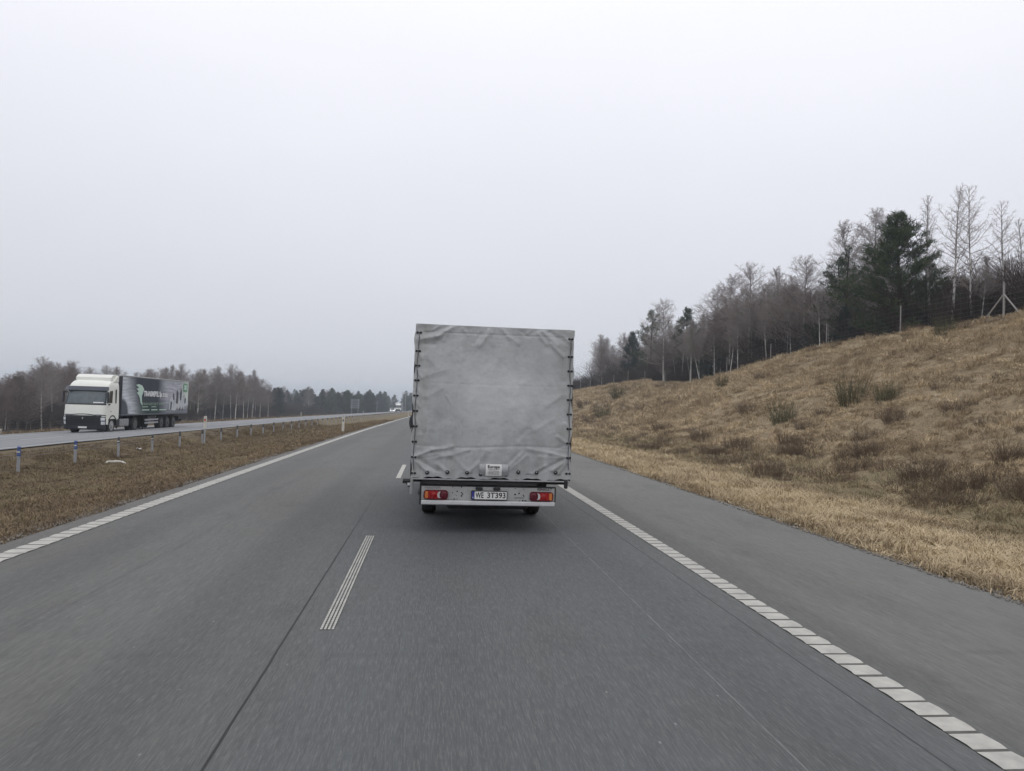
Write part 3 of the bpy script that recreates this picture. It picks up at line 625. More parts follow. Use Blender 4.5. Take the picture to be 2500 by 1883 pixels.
for i in range(124):
    px = 1290+930*((i*0.618) % 1.0); u = 38+(i % 8)*4.2+random.uniform(-1.5, 1.5); Y = at_u(px, u)
    if Y > 420: continue
    if 1830 < px < 2040 and u < 50: continue
    if px > 1830 and i % 3 == 0: continue
    h = (rowpx(skyline(px)+random.uniform(-14, 26), Y, px)-float(ground_z(u, Y))); h = max(5., min(h, 17.))
    plant('birch_tree', BIRCH[i % 6] if i % 3 else GREY[(i//3) % 3], u, Y, h, 'bare grey and white trunked tree standing in the mixed wood behind the embankment fence', 'tree', WG, lean=(random.uniform(-.05, .05), random.uniform(-.08, .08)))
for i in range(20):
    px = 1440+350*((i*0.618+.2) % 1.0); u = 36.2+random.uniform(0, 4.5); Y = at_u(px, u)
    h = rowpx(skyline(px)+random.uniform(-6, 40), Y, px)-float(ground_z(u, Y)); plant('birch_tree', FRONT[i % 3], u, Y, max(5., min(h, 14.)), 'slim white trunked birch close behind the fence at the front of the embankment wood', 'tree', 'slim birches at the front of the embankment wood', lean=(random.uniform(-.08, .08), random.uniform(-.14, .14)))
for i in range(78):
    px = 1240+980*((i*0.618+.3) % 1.0) if i < 46 else 1370+470*((i*0.618+.3) % 1.0); u = 41+(i % 6)*4.5 if i < 46 else 39+(i % 4)*2.+random.uniform(-1.5, 1.5); Y = at_u(px, u)
    if Y > 420: continue
    h = (rowpx(skyline(px)+random.uniform(45, 85), Y, px)-float(ground_z(u, Y))); h = max(3., min(h, 10.))
    sp = i % 3 == 0
    plant('spruce_tree' if sp else 'pine_tree', SPRUCE[i % 2] if sp else PINE[1+i % 3], u, Y, h, 'dark spruce low in the mixed wood behind the embankment fence' if sp else 'dark green pine low in the mixed wood behind the embankment fence', 'tree', WG+(' (spruces)' if sp else ' (pines)'), H=9., wscale=1.25)
# left-hand wood beyond the other carriageway
LP_x = [0, 60, 90, 130, 170, 230, 300, 390, 430, 500, 560, 620, 680, 740, 800, 880]; LP_y = [812, 800, 775, 790, 785, 795, 800, 790, 800, 790, 815, 840, 838, 850, 855, 852]
LEFTS = [('birch_tree', BIRCH[0], 92, 772, -54, 'tall bare birch left of the oncoming lorry cab'), ('birch_tree', BIRCH[2], 160, 782, -56, 'bare birch seen just over the oncoming lorry cab roof'), ('birch_tree', BIRCH[3], 340, 793, -60, 'round topped bare tree above the lorry trailer roof'), ('birch_tree', BIRCH[1], 383, 785, -58, 'narrow pointed birch above the rear of the lorry trailer'), ('birch_tree', BIRCH[5], 428, 798, -56, 'bare birch just right of the lorry trailer end'), ('birch_tree', BIG, 498, 788, -62, 'broad topped bare tree, highest of the left wood right of the lorry'), ('birch_tree', BIRCH[4], 545, 800, -57, 'pale trunked birch at the right of the high clump beyond the left road'), ('spruce_tree', SPRUCE[1], 600, 838, -56, 'small dark spruce amid the left wood'), ('birch_tree', BIRCH[0], 668, 835, -58, 'last tall birch before the far conifers on the left')]
for kind, ms, px, top, u, lab in LEFTS: plant_px(kind, ms, px, top, u, lab, 'tree', H=9. if kind != 'birch_tree' else 10.)
LG = 'trees of the wood beyond the other carriageway'
for i in range(118):
    px = -30+800*((i*0.618+.11) % 1.0); u = -54-(i % 7)*4.5+random.uniform(-1.5, 1.5); Y = at_u(px, u)
    if Y > 560: continue
    tx = float(np.interp(px, LP_x, LP_y)); h = rowpx(tx+random.choice([random.uniform(-4, 10), random.uniform(8, 42)]), Y, px)-float(ground_z(u, Y)); h = max(5, min(h, 20))
    plant('birch_tree', BIRCH[i % 6] if i % 3 else GREY[(i//3) % 3], u, Y, h, 'bare grey brown tree in the thin wood beyond the other carriageway', 'tree', LG, lean=(random.uniform(-.04, .04), random.uniform(-.05, .05)))
for i in range(16):
    px = (-20+70*random.random()) if i < 8 else random.uniform(390, 640); u = -60-random.uniform(0, 16); Y = at_u(px, u); tx = float(np.interp(px, LP_x, LP_y)); h = max(4, min(14, rowpx(tx+random.uniform(8, 30), Y, px)-float(ground_z(u, Y))))
    plant('pine_tree', PINE[1+i % 3], u, Y, h, 'dark pine among the bare trees beyond the other carriageway', 'tree', LG+' (pines)', H=9., wscale=1.3)
# far woodland and thicket: masses
def unlinked(name, me): return bpy.data.objects.new(name, me)
def joined(pair, name):
    import bmesh
    b = bmesh.new(); mats = []
    for m in pair:
        off = len(mats); n0 = len(b.faces); b.from_mesh(m); b.faces.ensure_lookup_table()
        for f in b.faces[n0:]: f.material_index += off
        mats += list(m.materials)
    out_ = bpy.data.meshes.new(name); b.to_mesh(out_); b.free()
    for m in mats: out_.materials.append(m)
    return unlinked(name, out_)
def thicket(seed, n=260, h=2.6, r=1.5, material='thicket', rad=.012):
    g = np.random.default_rng(seed); segs = []
    for i in range(n):
        a = g.uniform(0, 6.283); rr = r*.5*math.sqrt(g.uniform()); p = np.array([math.cos(a)*rr, math.sin(a)*rr, -.1]); d = np.array([math.cos(a)*.35, math.sin(a)*.35, 1.])+g.normal(0, .18, 3); d /= np.linalg.norm(d); L_ = h*g.uniform(.45, 1.)
        for s in range(4):
            d = d+g.normal(0, .13, 3); d /= np.linalg.norm(d); q = p+d*L_/4; segs.append([*p, *q, rad*(1-s/5), rad*(1-(s+1)/5)])
            if s:
                for k in range(2):
                    e = d+g.normal(0, .5, 3); e /= np.linalg.norm(e); segs.append([*p, *(p+e*L_*.22), rad*.5, rad*.35])
            p = q
    return strands(segs)
TH = []
for sd, hh, rr in ((1, 3.2, 1.8), (2, 2.4, 2.2), (3, 4.2, 2.0)):
    V, F = thicket(sd, 300, hh, rr, rad=.016); TH.append(src('thicket', V, F, M['thicket']))
P = []; S = []
for i in range(820):
    if i < 330: u = RNG.uniform(37, 70); Y = 32*(330/32)**RNG.uniform()
    else: u = -RNG.uniform(55, 88); Y = 50*(560/50)**RNG.uniform()
    if i >= 620: u = RNG.uniform(40, 60); Y = 34*(200/34)**RNG.uniform()
    P.append(Wp(u, Y)); s = RNG.uniform(.7, 1.3)*(1+max(0, Y-120)/260)*(1.5 if i >= 620 else 1); S.append((s*1.2, s*1.2, s))
n = len(P); ug = gn_scatter('undergrowth', P, np.stack([np.zeros(n), np.zeros(n), RNG.uniform(0, 6, n)], 1), S, RNG.integers(0, 3, n), TH); tag(ug, 'tangle of dark brown leafless bushes filling the floor of the woods', 'undergrowth', kind='stuff')
P = []; S = []; IX = []
for i in range(420):
    Y = RNG.uniform(470, 640); u = RNG.uniform(-150, 190)-bend(Y)+RNG.uniform(-5, 5)
    if -12 < u+0 < 6 and Y < 600: continue
    P.append(Wp(u, Y, 0, False)); s = RNG.uniform(1.25, 1.75)*(1.0); S.append((s*1.25, s*1.25, s)); IX.append(RNG.integers(0, 4))
for i in range(140):
    Y = RNG.uniform(330, 480); u = -RNG.uniform(40, 120); P.append(Wp(u, Y, 0, False)); s = RNG.uniform(1.0, 1.35); S.append((s*1.2, s*1.2, s)); IX.append(RNG.integers(0, 4))
fw_src = [joined(p, 'far_conifer') for p in (PINE[1], PINE[2], SPRUCE[0], SPRUCE[1])]
n = len(P); fw = gn_scatter('far_woodland', P, np.stack([np.zeros(n), np.zeros(n), RNG.uniform(0, 6, n)], 1), S, IX, fw_src); tag(fw, 'blue green conifer wood closing off the view at the end of the road', 'woodland', kind='stuff')
# ------------------------------------------------------------------ shrubs on the slope
SHR = []
for sd, hh, rr, mt, nn in ((5, 1.25, 1.1, 'broom', 150), (6, 1.0, 1.2, 'twigdark', 170), (7, 1.4, 1.0, 'twigdark', 150)):
    if mt == 'twigdark' and 'twigdark' not in M: M['twigdark'] = mat('dark_twigs', (.125, .092, .066), .95, .1, noise=(2., 3., .2, (.18, .13, .09)))
    V, F = thicket(sd, nn, hh, rr, rad=.0075); SHR.append(np_mesh('twigs', V, F, [M[mt]]))
SH = [(1842, 872, 0, 1.0, 'green broom bush standing alone high on the slope'), (1912, 868, 0, .7, 'olive broom spray right of the lone green bush'), (1690, 915, 0, .85, 'narrow green broom bush halfway up the slope'), (1740, 925, 1, .9, 'brown twiggy bush just right of the narrow green broom'),
 (1612, 893, 2, .9, 'bare brown bush above the middle of the slope'), (1385, 893, 2, 1.3, 'dark bare shrub at the foot of the gully nearest the grey truck'), (1335, 862, 0, 1.6, 'large green broom clump in the gully'), (1300, 905, 0, 1.3, 'green broom low in the gully'), (1262, 880, 1, 2.2, 'wide brown thicket at the gully mouth beside the truck'),
 (1275, 912, 1, 1.8, 'dark brambles below the gully thicket'), (1430, 930, 1, 1.2, 'brown bramble patch along the slope foot, nearest the gully'), (1520, 950, 1, 1.3, 'brown bramble patch at the slope foot below the bare shrub'), (1600, 968, 1, 1.1, 'long low bramble patch in the middle of the slope foot'), (1700, 985, 2, .8, 'twiggy brown weeds at the foot below the narrow broom'),
 (1985, 1030, 1, 1.1, 'dark brown weeds above the ditch on the near slope'), (2080, 1060, 1, 1.0, 'brown weeds above the ditch toward the right edge'), (1870, 990, 2, .8, 'reddish brown stalks below the lone green bush'), (1930, 915, 2, .8, 'dark stalks on bare soil right of the lone green bush'), (2040, 725, 0, .8, 'green broom at the fence foot below the birch pair'), (1560, 838, 0, .8, 'small green bush on the crest left of the fence posts'),
 (1780, 900, 1, .8, 'dark bush in a soil scar left of the lone green bush'), (2180, 1000, 2, .8, 'brown stalks on the near slope by the right edge')]
for px, py, k, s, lab in SH:
    hp = hit(px, py)
    if hp is None: continue
    nm = 'broom_bush' if k == 0 else 'twiggy_bush'; o = bpy.data.objects.new(nm, SHR[k]); COL.objects.link(o); o.location = Wp(hp[0], hp[1], -.05); kk = .95 if k == 0 else .75; o.scale = (s*1.1*kk, s*1.1*kk, s*(1.6 if k == 0 else .8)); o.rotation_euler = (0, 0, random.uniform(0, 6)); tag(o, lab, 'bush', 'bushes on the embankment slope')
WD = []
for sd, hh, rr, nn, mt in ((21, .75, 1.0, 110, 'twigdark'), (22, .55, 1.3, 120, 'twigdark'), (23, .9, .7, 60, 'weedstalk')):
    if mt not in M: M[mt] = mat('weed_stalks', (.22, .165, .105), .9, .1, noise=(2., 3., .2, (.15, .11, .07)))
    V, F = thicket(sd, nn, hh, rr, rad=.006); WD.append(src('weed', V, F, M[mt]))
P, S, IX = [], [], []
while len(P) < 620:
    k = RNG.uniform(); Y = 9*(120/9)**RNG.uniform()
    if k < .45: u = 14.5+RNG.normal(0, 1.6)+(max(0, Y-60)*.06)
    elif k < .62: u = RNG.uniform(15, 27); Y = RNG.uniform(66, 118)
    elif k < .8: u = RNG.uniform(14, 33.5)
    elif k < .93: u = RNG.uniform(31.5, 35.5); Y = 30*(120/30)**RNG.uniform()
    else: u = RNG.uniform(-53, -44); Y = RNG.uniform(62, 180)
    if k > .62 and k < .8 and fbm(u*.25+9, Y*.2, 2) < .12: continue
    if k < .45 and Y < 30 and RNG.uniform() < .55: continue
    if k < .45 and fbm(u*.3, Y*.13+4, 2) < -.08: continue
    P.append(Wp(u, Y, -.05)); s = RNG.uniform(.45, 1.15)*(1.5 if k > .93 else 1.); S.append((s*1.15, s*1.15, s*RNG.uniform(.6, 1.1))); IX.append(RNG.choice([0, 1, 2], p=[.4, .35, .25]))
n = len(P); wd = gn_scatter('dry_weeds', P, np.stack([np.zeros(n), np.zeros(n), RNG.uniform(0, 6, n)], 1), S, IX, WD); tag(wd, 'low brown brambles and dry weed stalks patched over the slope foot', 'weeds', kind='stuff')
# ------------------------------------------------------------------ fences
def fence_r():
    f = empty('wire_fence', Wp(34, 60), label='wire fence on thin grey posts along the embankment crest', cat='fence'); inv = Matrix.Translation(f.location).inverted()
    Ys = [30.5, 41.2, 51.2, 61.6, 72.5, 84, 96.9, 108, 119, 130, 141, 152, 164, 176]
    def addp(mb, nm, material):
        o = mb.build(nm, material, f); o.matrix_parent_inverse = inv; return o
    for i, Y in enumerate(Ys):
        x, y, z = Wp(34, Y); h = 2.0; mb = MB(); mb.tube([(x, y, z-.3), (x+.01, y, z+h)], .045 if i != 1 else .06, 8)
        addp(mb, 'post', M['concrete'])
        if i == 1:
            for s in (-1, 1):
                mb = MB(); x2, y2, z2 = Wp(34-.1, Y+s*1.5); mb.tube([(x2, y2, z2-.1), (x, y, z+1.35)], .045, 8); addp(mb, 'brace', M['concrete'])
    mb = MB()
    for hgt in (.15, .4, .65, .95, 1.3, 1.65, 1.95):
        for i in range(len(Ys)-1):
            a, b = Wp(34, Ys[i], hgt), Wp(34, Ys[i+1], hgt); m = tuple((p+q)/2 for p, q in zip(a, b)); mb.tube([a, (m[0], m[1], m[2]-.03), b], .004, 4, False)
    for i in range(6):
        Y = Ys[0]
        while Y < 100 and i == 0: a = Wp(34, Y, .05); mb.tube([a, (a[0], a[1], a[2]+1.9)], .0025, 3, False); Y += .6
    addp(mb, 'wire_mesh', M['wire'])
fence_r()
def fence_l():
    f = empty('wire_fence', Wp(-50, 90), label='low wire fence on brown posts beyond the other carriageway', cat='fence'); inv = Matrix.Translation(f.location).inverted()
    Ys = np.arange(65, 330, 4.8); top = []
    for Y in Ys:
        x, y, z = Wp(-50, Y); h = 1.5+random.uniform(-.08, .1); mb = MB(); mb.tube([(x, y, z-.3), (x+random.uniform(-.05, .05), y, z+h)], .055, 7); o = mb.build('post', M['wood'], f); o.matrix_parent_inverse = inv; top.append((x, y, z))
    mb = MB()
    for hgt in (.2, .5, .8, 1.1, 1.4):
        mb.tube([(p[0], p[1], p[2]+hgt) for p in top], .006, 3, False)
    o = mb.build('wire_mesh', M['wire'], f); o.matrix_parent_inverse = inv
fence_l()
# ------------------------------------------------------------------ cable barrier on the central strip
def barrier():
    u0 = -13.2; f = empty('cable_barrier', Wp(u0, 29.3, 0, False), label='wire rope safety barrier on slim steel posts along the central strip', cat='barrier'); inv = Matrix.Translation(f.location).inverted(); Ys = [29.45+3.83*k for k in range(-4, 58)]; pts = []
    for k, Y in enumerate(Ys):
        x, y, z = Wp(u0, Y); h = .84+random.uniform(-.015, .015); pts.append((x, y, z+h-.84)); mb = MB(); mb.box(x-.045, x+.045, y-.03, y+.03, z-.1, z+h-.14, .008); o = mb.build('post', M['steel'], f); o.matrix_parent_inverse = inv
        c = MB(); c.box(x-.05, x+.05, y-.036, y+.036, z+h-.32 if k < 5 else z+h-.26, z+h-.10, .01); c.box(x-.05, x+.05, y-.036, y+.036, z+h-.075, z+h, .012); c.box(x-.03, x+.03, y-.02, y+.02, z+h-.10, z+h-.075)
        cc = c.build('cap', M['bluecap'] if k < 5 else M['darkcap'], o)
        if k in (2, 3, 4, 5, 6):
            s = MB(); s.box(x-.052, x+.052, y-.04, y-.037, z+h-.2, z+h-.155); ss = s.build('reflector', M['delin'], cc)
    for hgt in (.50, .60, .70, .80):
        mb = MB(); mb.tube([(p[0]+.05, p[1], p[2]+hgt) for p in pts], .0065, 5, False); o = mb.build('cable', M['wire'], f); o.matrix_parent_inverse = inv
barrier()
# ------------------------------------------------------------------ delineators
def delineator(loc, h, label, on_post=False):
    o = empty('delineator_post', loc, label=label, cat='marker post', group='white marker posts'); b = MB(); w_ = .075
    z0 = 0. if not on_post else h-.62
    b.prism([(-w_, z0-.1), (w_, z0-.1), (w_, h-.05), (w_*.6, h), (-w_, h-.02)], -.05, .05, 'y'); b.build('body', M['delin'], o)
    r = MB(); r.box(-w_*.6, w_*.6, -.056, -.051, h-.30, h-.16, .002); r.build('reflector', M['reflred'] if on_post else M['inkgrey'], o)
    if on_post: s = MB(); s.box(-.04, .04, -.035, .035, -.1, z0-.12, .008); s.build('support', M['steel'], o)
x, y, z = Wp(-13.05, 44.7); delineator((x, y, z), 1.62, 'white marker post with a red reflector mounted on the cable barrier', True)
delineator(Wp(-5.55, 47.5), .98, 'white marker post in the grass close to the left edge of the road')
delineator(Wp(-5.5, 147.5), .98, 'distant white marker post at the left edge, seen close beside the grey truck')
for px, lab in ((651, 'small white marker post far off in front of the left wood'), (785, 'farthest white marker post, where the other road meets the conifers')):
    Y = at_u(px, -27.2); delineator(Wp(-27.2, Y), 1.0, lab)
Y = at_u(4, -49); delineator(Wp(-49, Y), .85, 'white marker post near the low fence at the left edge of the view')
# bits lying in the central strip
hp = hit(250, 1008)
if hp:
    mb = MB(); mb.tube([(-.36*math.cos(R(25+130*i/12)), .1*math.sin(i), -.02+.10*math.sin(R(25+130*i/12))) for i in range(13)], [.02]+[.04]*11+[.02], 7)
    o = mb.build('bent_strip', M['delin']); o.location = Wp(hp[0], hp[1], .10); o.rotation_euler = (0, .05, .35); tag(o, 'pale curved strip of litter lying in the grass near the barrier', 'litter')
hp = hit(294, 972)
if hp:
    mb = MB(); mb.grid([[(i*.07, j*.07, .03*math.sin(i*2+j)+.04) for j in range(4)] for i in range(4)]); mb.grid([[(i*.07, j*.07, .03*math.sin(i*2+j)+.028) for j in range(4)] for i in range(4)]); o = mb.build('paper_scrap', M['plate']); o.location = Wp(hp[0], hp[1], .02); tag(o, 'small crumpled white scrap in the grass between barrier posts', 'litter')
# ------------------------------------------------------------------ gantry and sign far off
g = empty('sign_gantry', Wp(-13.4, 270, 0, False), label='grey lattice gantry rising over the road far ahead', cat='gantry')
for dx in (-.5, .5):
    mb = MB()
    for s in (-.35, .35): mb.tube([(dx, s, -.3), (dx, s, 7.6)], .07, 6)
    z = .2
    while z < 7.2: mb.tube([(dx, -.35, z), (dx, .35, z+.6)], .035, 4); z += .6
    mb.build('column', M['steel'], g)
mb = MB()
for zz in (6.7, 7.7):
    for s in (-.35, .35): mb.tube([(-.8, s, zz), (22, s, zz)], .07, 6)
x_ = -.5
while x_ < 21.5: mb.tube([(x_, -.35, 6.7), (x_+.9, -.35, 7.7), (x_+1.8, -.35, 6.7)], .035, 4); x_ += 1.8
mb.build('beam', M['steel'], g)
mb = MB()
for s in (-.35, .35): mb.tube([(21.5, s, -.3), (21.5, s, 7.6)], .07, 6)
mb.build('column', M['steel'], g)
g = empty('road_sign', Wp(-30, 265, 0, False), label='large roadside sign seen from its ribbed back, left of the far carriageway', cat='road sign')
mb = MB(); mb.box(-1.6, 1.6, 0, .05, 1.9, 5.2, .02); mb.build('sign_board', M['slate'], g)
mb = MB()
for z in (2.2, 3.0, 3.8, 4.6, 5.1): mb.box(-1.65, 1.65, -.08, -.003, z-.05, z+.05)
mb.build('rib', M['steel'], g)
for s in (-1.1, 1.1): mb = MB(); mb.tube([(s, -.16, -.4), (s, -.16, 5.3)], .075, 8); mb.build('leg', M['steel'], g)
g = empty('light_pole', Wp(-29, 330, 0, False), label='thin pale pole in front of the far conifers', cat='pole'); mb = MB(); mb.tube([(0, 0, -.3), (0, 0, 4.6)], [.09, .06], 8); mb.build('shaft', M['steel'], g); mb = MB(); mb.lathe([(-.15, .05), (-.12, .12), (.1, .12), (.15, .04)], (0, 0, 4.7), 'z', 10); mb.build('head', M['steel'], g)
# ------------------------------------------------------------------ wheels
def wheel(parent, x, y, r, w_, side, rim='rim', dual=False, name='wheel'):
    """side +1: the outer face looks to +x"""
    e_ = empty(name, (x, y, r)); e_.parent = parent
    t = MB(); t.lathe([(-w_/2, r*.62), (-w_/2, r*.9), (-w_/2+.03, r*.985), (-w_*.2, r), (-w_*.19, r*.985), (-w_*.17, r*.985), (-w_*.16, r), (w_*.16, r), (w_*.17, r*.985), (w_*.19, r*.985), (w_*.2, r), (w_/2-.03, r*.985), (w_/2, r*.9), (w_/2, r*.62)], (0, 0, 0), 'x', 32); t.build('tyre', M['rubber'], e_, True)
    rm = MB(); s = side; dep = -.12 if dual else .015
    rm.lathe([(s*(w_/2+.006), r*.64), (s*(w_/2+.012), r*.58), (s*(w_/2-.03+dep*.3), r*.54), (s*(w_/2-.05+dep), r*.36), (s*(w_/2-.01+dep), r*.27), (s*(w_/2+.04+dep), r*.2), (s*(w_/2+.06+dep), r*.13), (s*(w_/2+.06+dep), .01)], (0, 0, 0), 'x', 28)
    for k in range(10):
        a = 2*math.pi*k/10; rm.lathe([(s*(w_/2-.02+dep), .016), (s*(w_/2+.03+dep), .013)], (0, math.cos(a)*r*.31, math.sin(a)*r*.31), 'x', 6)
    rm.build('rim', M[rim], e_, True); return e_
# ------------------------------------------------------------------ tarp material
def tarp_mat():
    m = bpy.data.materials.new('grey_tarpaulin'); m.use_nodes = True; t = m.node_tree; b = t.nodes['Principled BSDF']; cd = N(t, 'ShaderNodeTexCoord').outputs['Object']
    c = mixc(t, noise_(t, cd, 1.1, 4., .6, .35, .65), (.48, .495, .50), (.36, .375, .38))
    c = mixc(t, math_(t, 'MULTIPLY', noise_(t, cd, 3.4, 5., .65, .45, .68), .5), c, (.50, .51, .51))
    c = mixc(t, math_(t, 'MULTIPLY', noise_(t, cd, 2.0, 5., .7, .5, .7, stretch=(1, 1, .35)), .5), c, (.28, .285, .28))
    c = mixc(t, math_(t, 'MULTIPLY', noise_(t, cd, 14., 4., .7, .55, .72), .35), c, (.24, .245, .24))
    # the soiled lower hem, side flaps (yellowed) as worn into the cloth
    s = N(t, 'ShaderNodeSeparateXYZ'); t.links.new(cd, s.inputs[0])
    edge = math_(t, 'MAXIMUM', band(t, s.outputs[0], -1.02, .06, .10), band(t, s.outputs[0], 1.02, .06, .10)); c = mixc(t, math_(t, 'MULTIPLY', math_(t, 'MULTIPLY', edge, noise_(t, cd, 6., 4.)), .45), c, (.27, .26, .225))
    c = mixc(t, math_(t, 'MULTIPLY', math_(t, 'MULTIPLY', band(t, s.outputs[2], .85, .12, .6), noise_(t, cd, 5., 4., .7, .42, .66, stretch=(1, 1, .12))), .5), c, (.27, .27, .255))
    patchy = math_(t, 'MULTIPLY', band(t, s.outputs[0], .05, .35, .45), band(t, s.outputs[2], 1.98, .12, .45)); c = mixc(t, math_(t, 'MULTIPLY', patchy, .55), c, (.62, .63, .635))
    t.links.new(c, b.inputs['Base Color']); b.inputs['Roughness'].default_value = .5; b.inputs['Specular IOR Level'].default_value = .4
    n = N(t, 'ShaderNodeTexNoise', inp={'Scale': 5., 'Detail': 5., 'Roughness': .6}); t.links.new(cd, n.inputs['Vector']); bp = N(t, 'ShaderNodeBump', inp={'Strength': .35, 'Distance': .05}); L(t, n, 'Fac', bp, 'Height'); L(t, bp, 0, b, 'Normal'); return m
M['tarp'] = tarp_mat()
# ------------------------------------------------------------------ the grey tarpaulin truck ahead
T = empty('tarpaulin_truck', (.86, 10.3, 0), label='small flatbed truck with a wrinkled grey tarpaulin box driving ahead in the right lane', cat='truck')
TLx, TLy, TRx, TRy, BLx, BLy, BRx, BRy = 170, 93, 1365, 147, 128, 1243, 1335, 1290
HW, Z0, Z1 = 1.11, .765, 2.87
def loc_(x, y):       # photo crop pixel -> (local x, z) on the rear face
    s, t = .5, .5
    for _ in range(25):
        px = (TLx*(1-s)+TRx*s)*(1-t)+(BLx*(1-s)+BRx*s)*t; py = (TLy*(1-s)+TRy*s)*(1-t)+(BLy*(1-s)+BRy*s)*t
        s += (x-px)/1200; t += (y-py)/1147
    return (s-.5)*2*HW, Z1-t*(Z1-Z0)
creases = []
def cr(x0, y0, x1, y1, w_=14, a=.016): p, q = loc_(x0, y0), loc_(x1, y1); creases.append((p, q, w_*.00185, a))
for L_ in [(200,205,330,185,26,.03),(330,185,450,110,22,.03),(250,170,400,120,14,-.014),(240,240,300,245,22,-.02),(300,140,345,110,10,.012),(640,260,720,165,20,.014),(600,240,655,170,14,-.010),(690,200,715,140,10,.012),(820,140,870,210,14,.012),(870,190,940,250,16,.010),(1090,170,1150,250,16,.016),(1120,150,1240,260,18,.018),(1180,160,1285,230,14,-.012),(1190,250,1280,345,18,.02),(1290,200,1330,240,10,.012),
           (1000,170,1040,140,10,.008),(960,150,1010,190,12,-.008),(520,130,560,180,12,.008),(420,150,380,220,14,.012),(250,330,330,420,22,.008),(240,480,380,440,26,.010),(250,640,360,580,24,.010),(400,640,430,700,10,.008),(620,640,560,730,26,.005),(960,560,900,700,30,.005),(1150,720,1240,660,22,.009),(1060,900,1200,820,24,.008),(940,960,1000,900,16,-.008),
           (160,1088,290,1040,16,.022),(290,1040,440,1022,14,.018),(165,1100,420,1085,18,.014),(420,1085,560,1045,16,.012),(170,1110,330,1090,10,-.012),(170,1120,250,1200,16,.026),(185,1110,330,1200,16,-.020),(150,1110,190,1230,14,.016),(330,1150,400,1210,14,.014),(450,1100,550,1205,16,.008),(700,1060,600,1190,18,.007),(640,1150,560,1210,14,.008),
           (1310,1120,1180,1085,16,.018),(1180,1085,1010,1050,14,.012),(1300,1130,1100,1110,16,.010),(1310,1140,1200,1215,16,.022),(1290,1130,1090,1230,14,-.014),(1310,1160,1240,1240,12,.014),(1000,1100,880,1200,16,.009),(940,1080,870,1150,14,-.008),(1140,1180,1040,1240,12,.010),(860,1180,960,1080,14,.008),(1240,960,1310,1010,14,.014),(1240,1040,1310,1020,12,-.010),
           (1300,300,1330,480,12,.006),(1290,560,1310,760,12,.006),(225,330,235,560,12,.010),(215,640,228,900,12,.008),(205,930,215,1040,12,.008),(190,300,215,360,10,.014),(180,440,215,500,10,.014),(175,560,205,620,10,.012),(170,680,200,720,10,.010),(165,800,190,850,10,.010),(1300,640,1330,700,10,.010),(1295,860,1325,900,10,.010),(560,1240,560,1220,10,.006)]: cr(*L_)
for i in range(14):    # small random rumples
    x, y = random.uniform(260, 1270), random.choice([random.uniform(150, 300), random.uniform(950, 1220), random.uniform(300, 950)]); an = random.uniform(-1.2, 1.2); ln = random.uniform(40, 130); cr(x, y, x+ln*math.cos(an), y+ln*math.sin(an), random.uniform(12, 26), random.uniform(-.005, .005))
def seamline(v, c, w_, a): return a*np.exp(-((v-c)/w_)**2)
nx, nz_ = 190, 180; X, Z = np.meshgrid(np.linspace(-HW, HW, nx), np.linspace(Z0, Z1, nz_)); D = np.zeros_like(X)
for (p, q, w_, a) in creases:
    dx, dz = q[0]-p[0], q[1]-p[1]; l2 = dx*dx+dz*dz+1e-6; t = ((X-p[0])*dx+(Z-p[1])*dz)/l2; tt = np.clip(t, 0, 1); d = np.hypot(X-p[0]-tt*dx, Z-p[1]-tt*dz)
    side = np.sign((X-p[0])*dz-(Z-p[1])*dx); D += 1.05*a*np.exp(-(d/w_)**2)*np.where(side > 0, 1, .75)
D += fbm(X*1.5+4, Z*1.3, 3)*.030+fbm(X*5+2, Z*4, 3)*.010
D += seamline(Z, 2.06, .012, -.002)*(np.abs(X) < .9)+seamline(Z, 1.20+.02*np.sin(X*3), .016, -.006)+seamline(Z, 2.76, .008, -.008)*(np.abs(X) < 1.0)+seamline(X, -.985, .006, -.006)+seamline(X, .985, .006, -.006)
edge = np.clip((HW-np.abs(X))/.05, 0, 1)*np.clip((Z1-Z)/.04, 0, 1); bulge = .035*np.sin(np.clip((Z-Z0)/(Z1-Z0), 0, 1)*math.pi)*np.cos(X/HW*1.5)
Yl = -(D*edge+bulge)
# wavy lower hem and slightly uneven side
Zl = Z+np.where(Z < Z0+.06, .012*np.sin(X*14)+.006*np.sin(X*41), 0)
V = np.stack([X+(.010*np.sin(Z*9)+.006*np.sin(Z*23))*(np.abs(X) > HW-.03), Yl, Zl], -1).reshape(-1, 3); I = (np.arange(nz_-1)[:, None]*nx+np.arange(nx-1)[None]).ravel()
me = np_mesh('rear_curtain', V, np.stack([I, I+1, I+1+nx, I+nx], 1), [M['tarp']], True); o = bpy.data.objects.new('rear_curtain', me); COL.objects.link(o); o.parent = T; curtain = o
def rearY(x, z):
    i = int(np.clip((x+HW)/(2*HW)*(nx-1), 0, nx-1)); j = int(np.clip((z-Z0)/(Z1-Z0)*(nz_-1), 0, nz_-1)); return float(Yl[j, i])
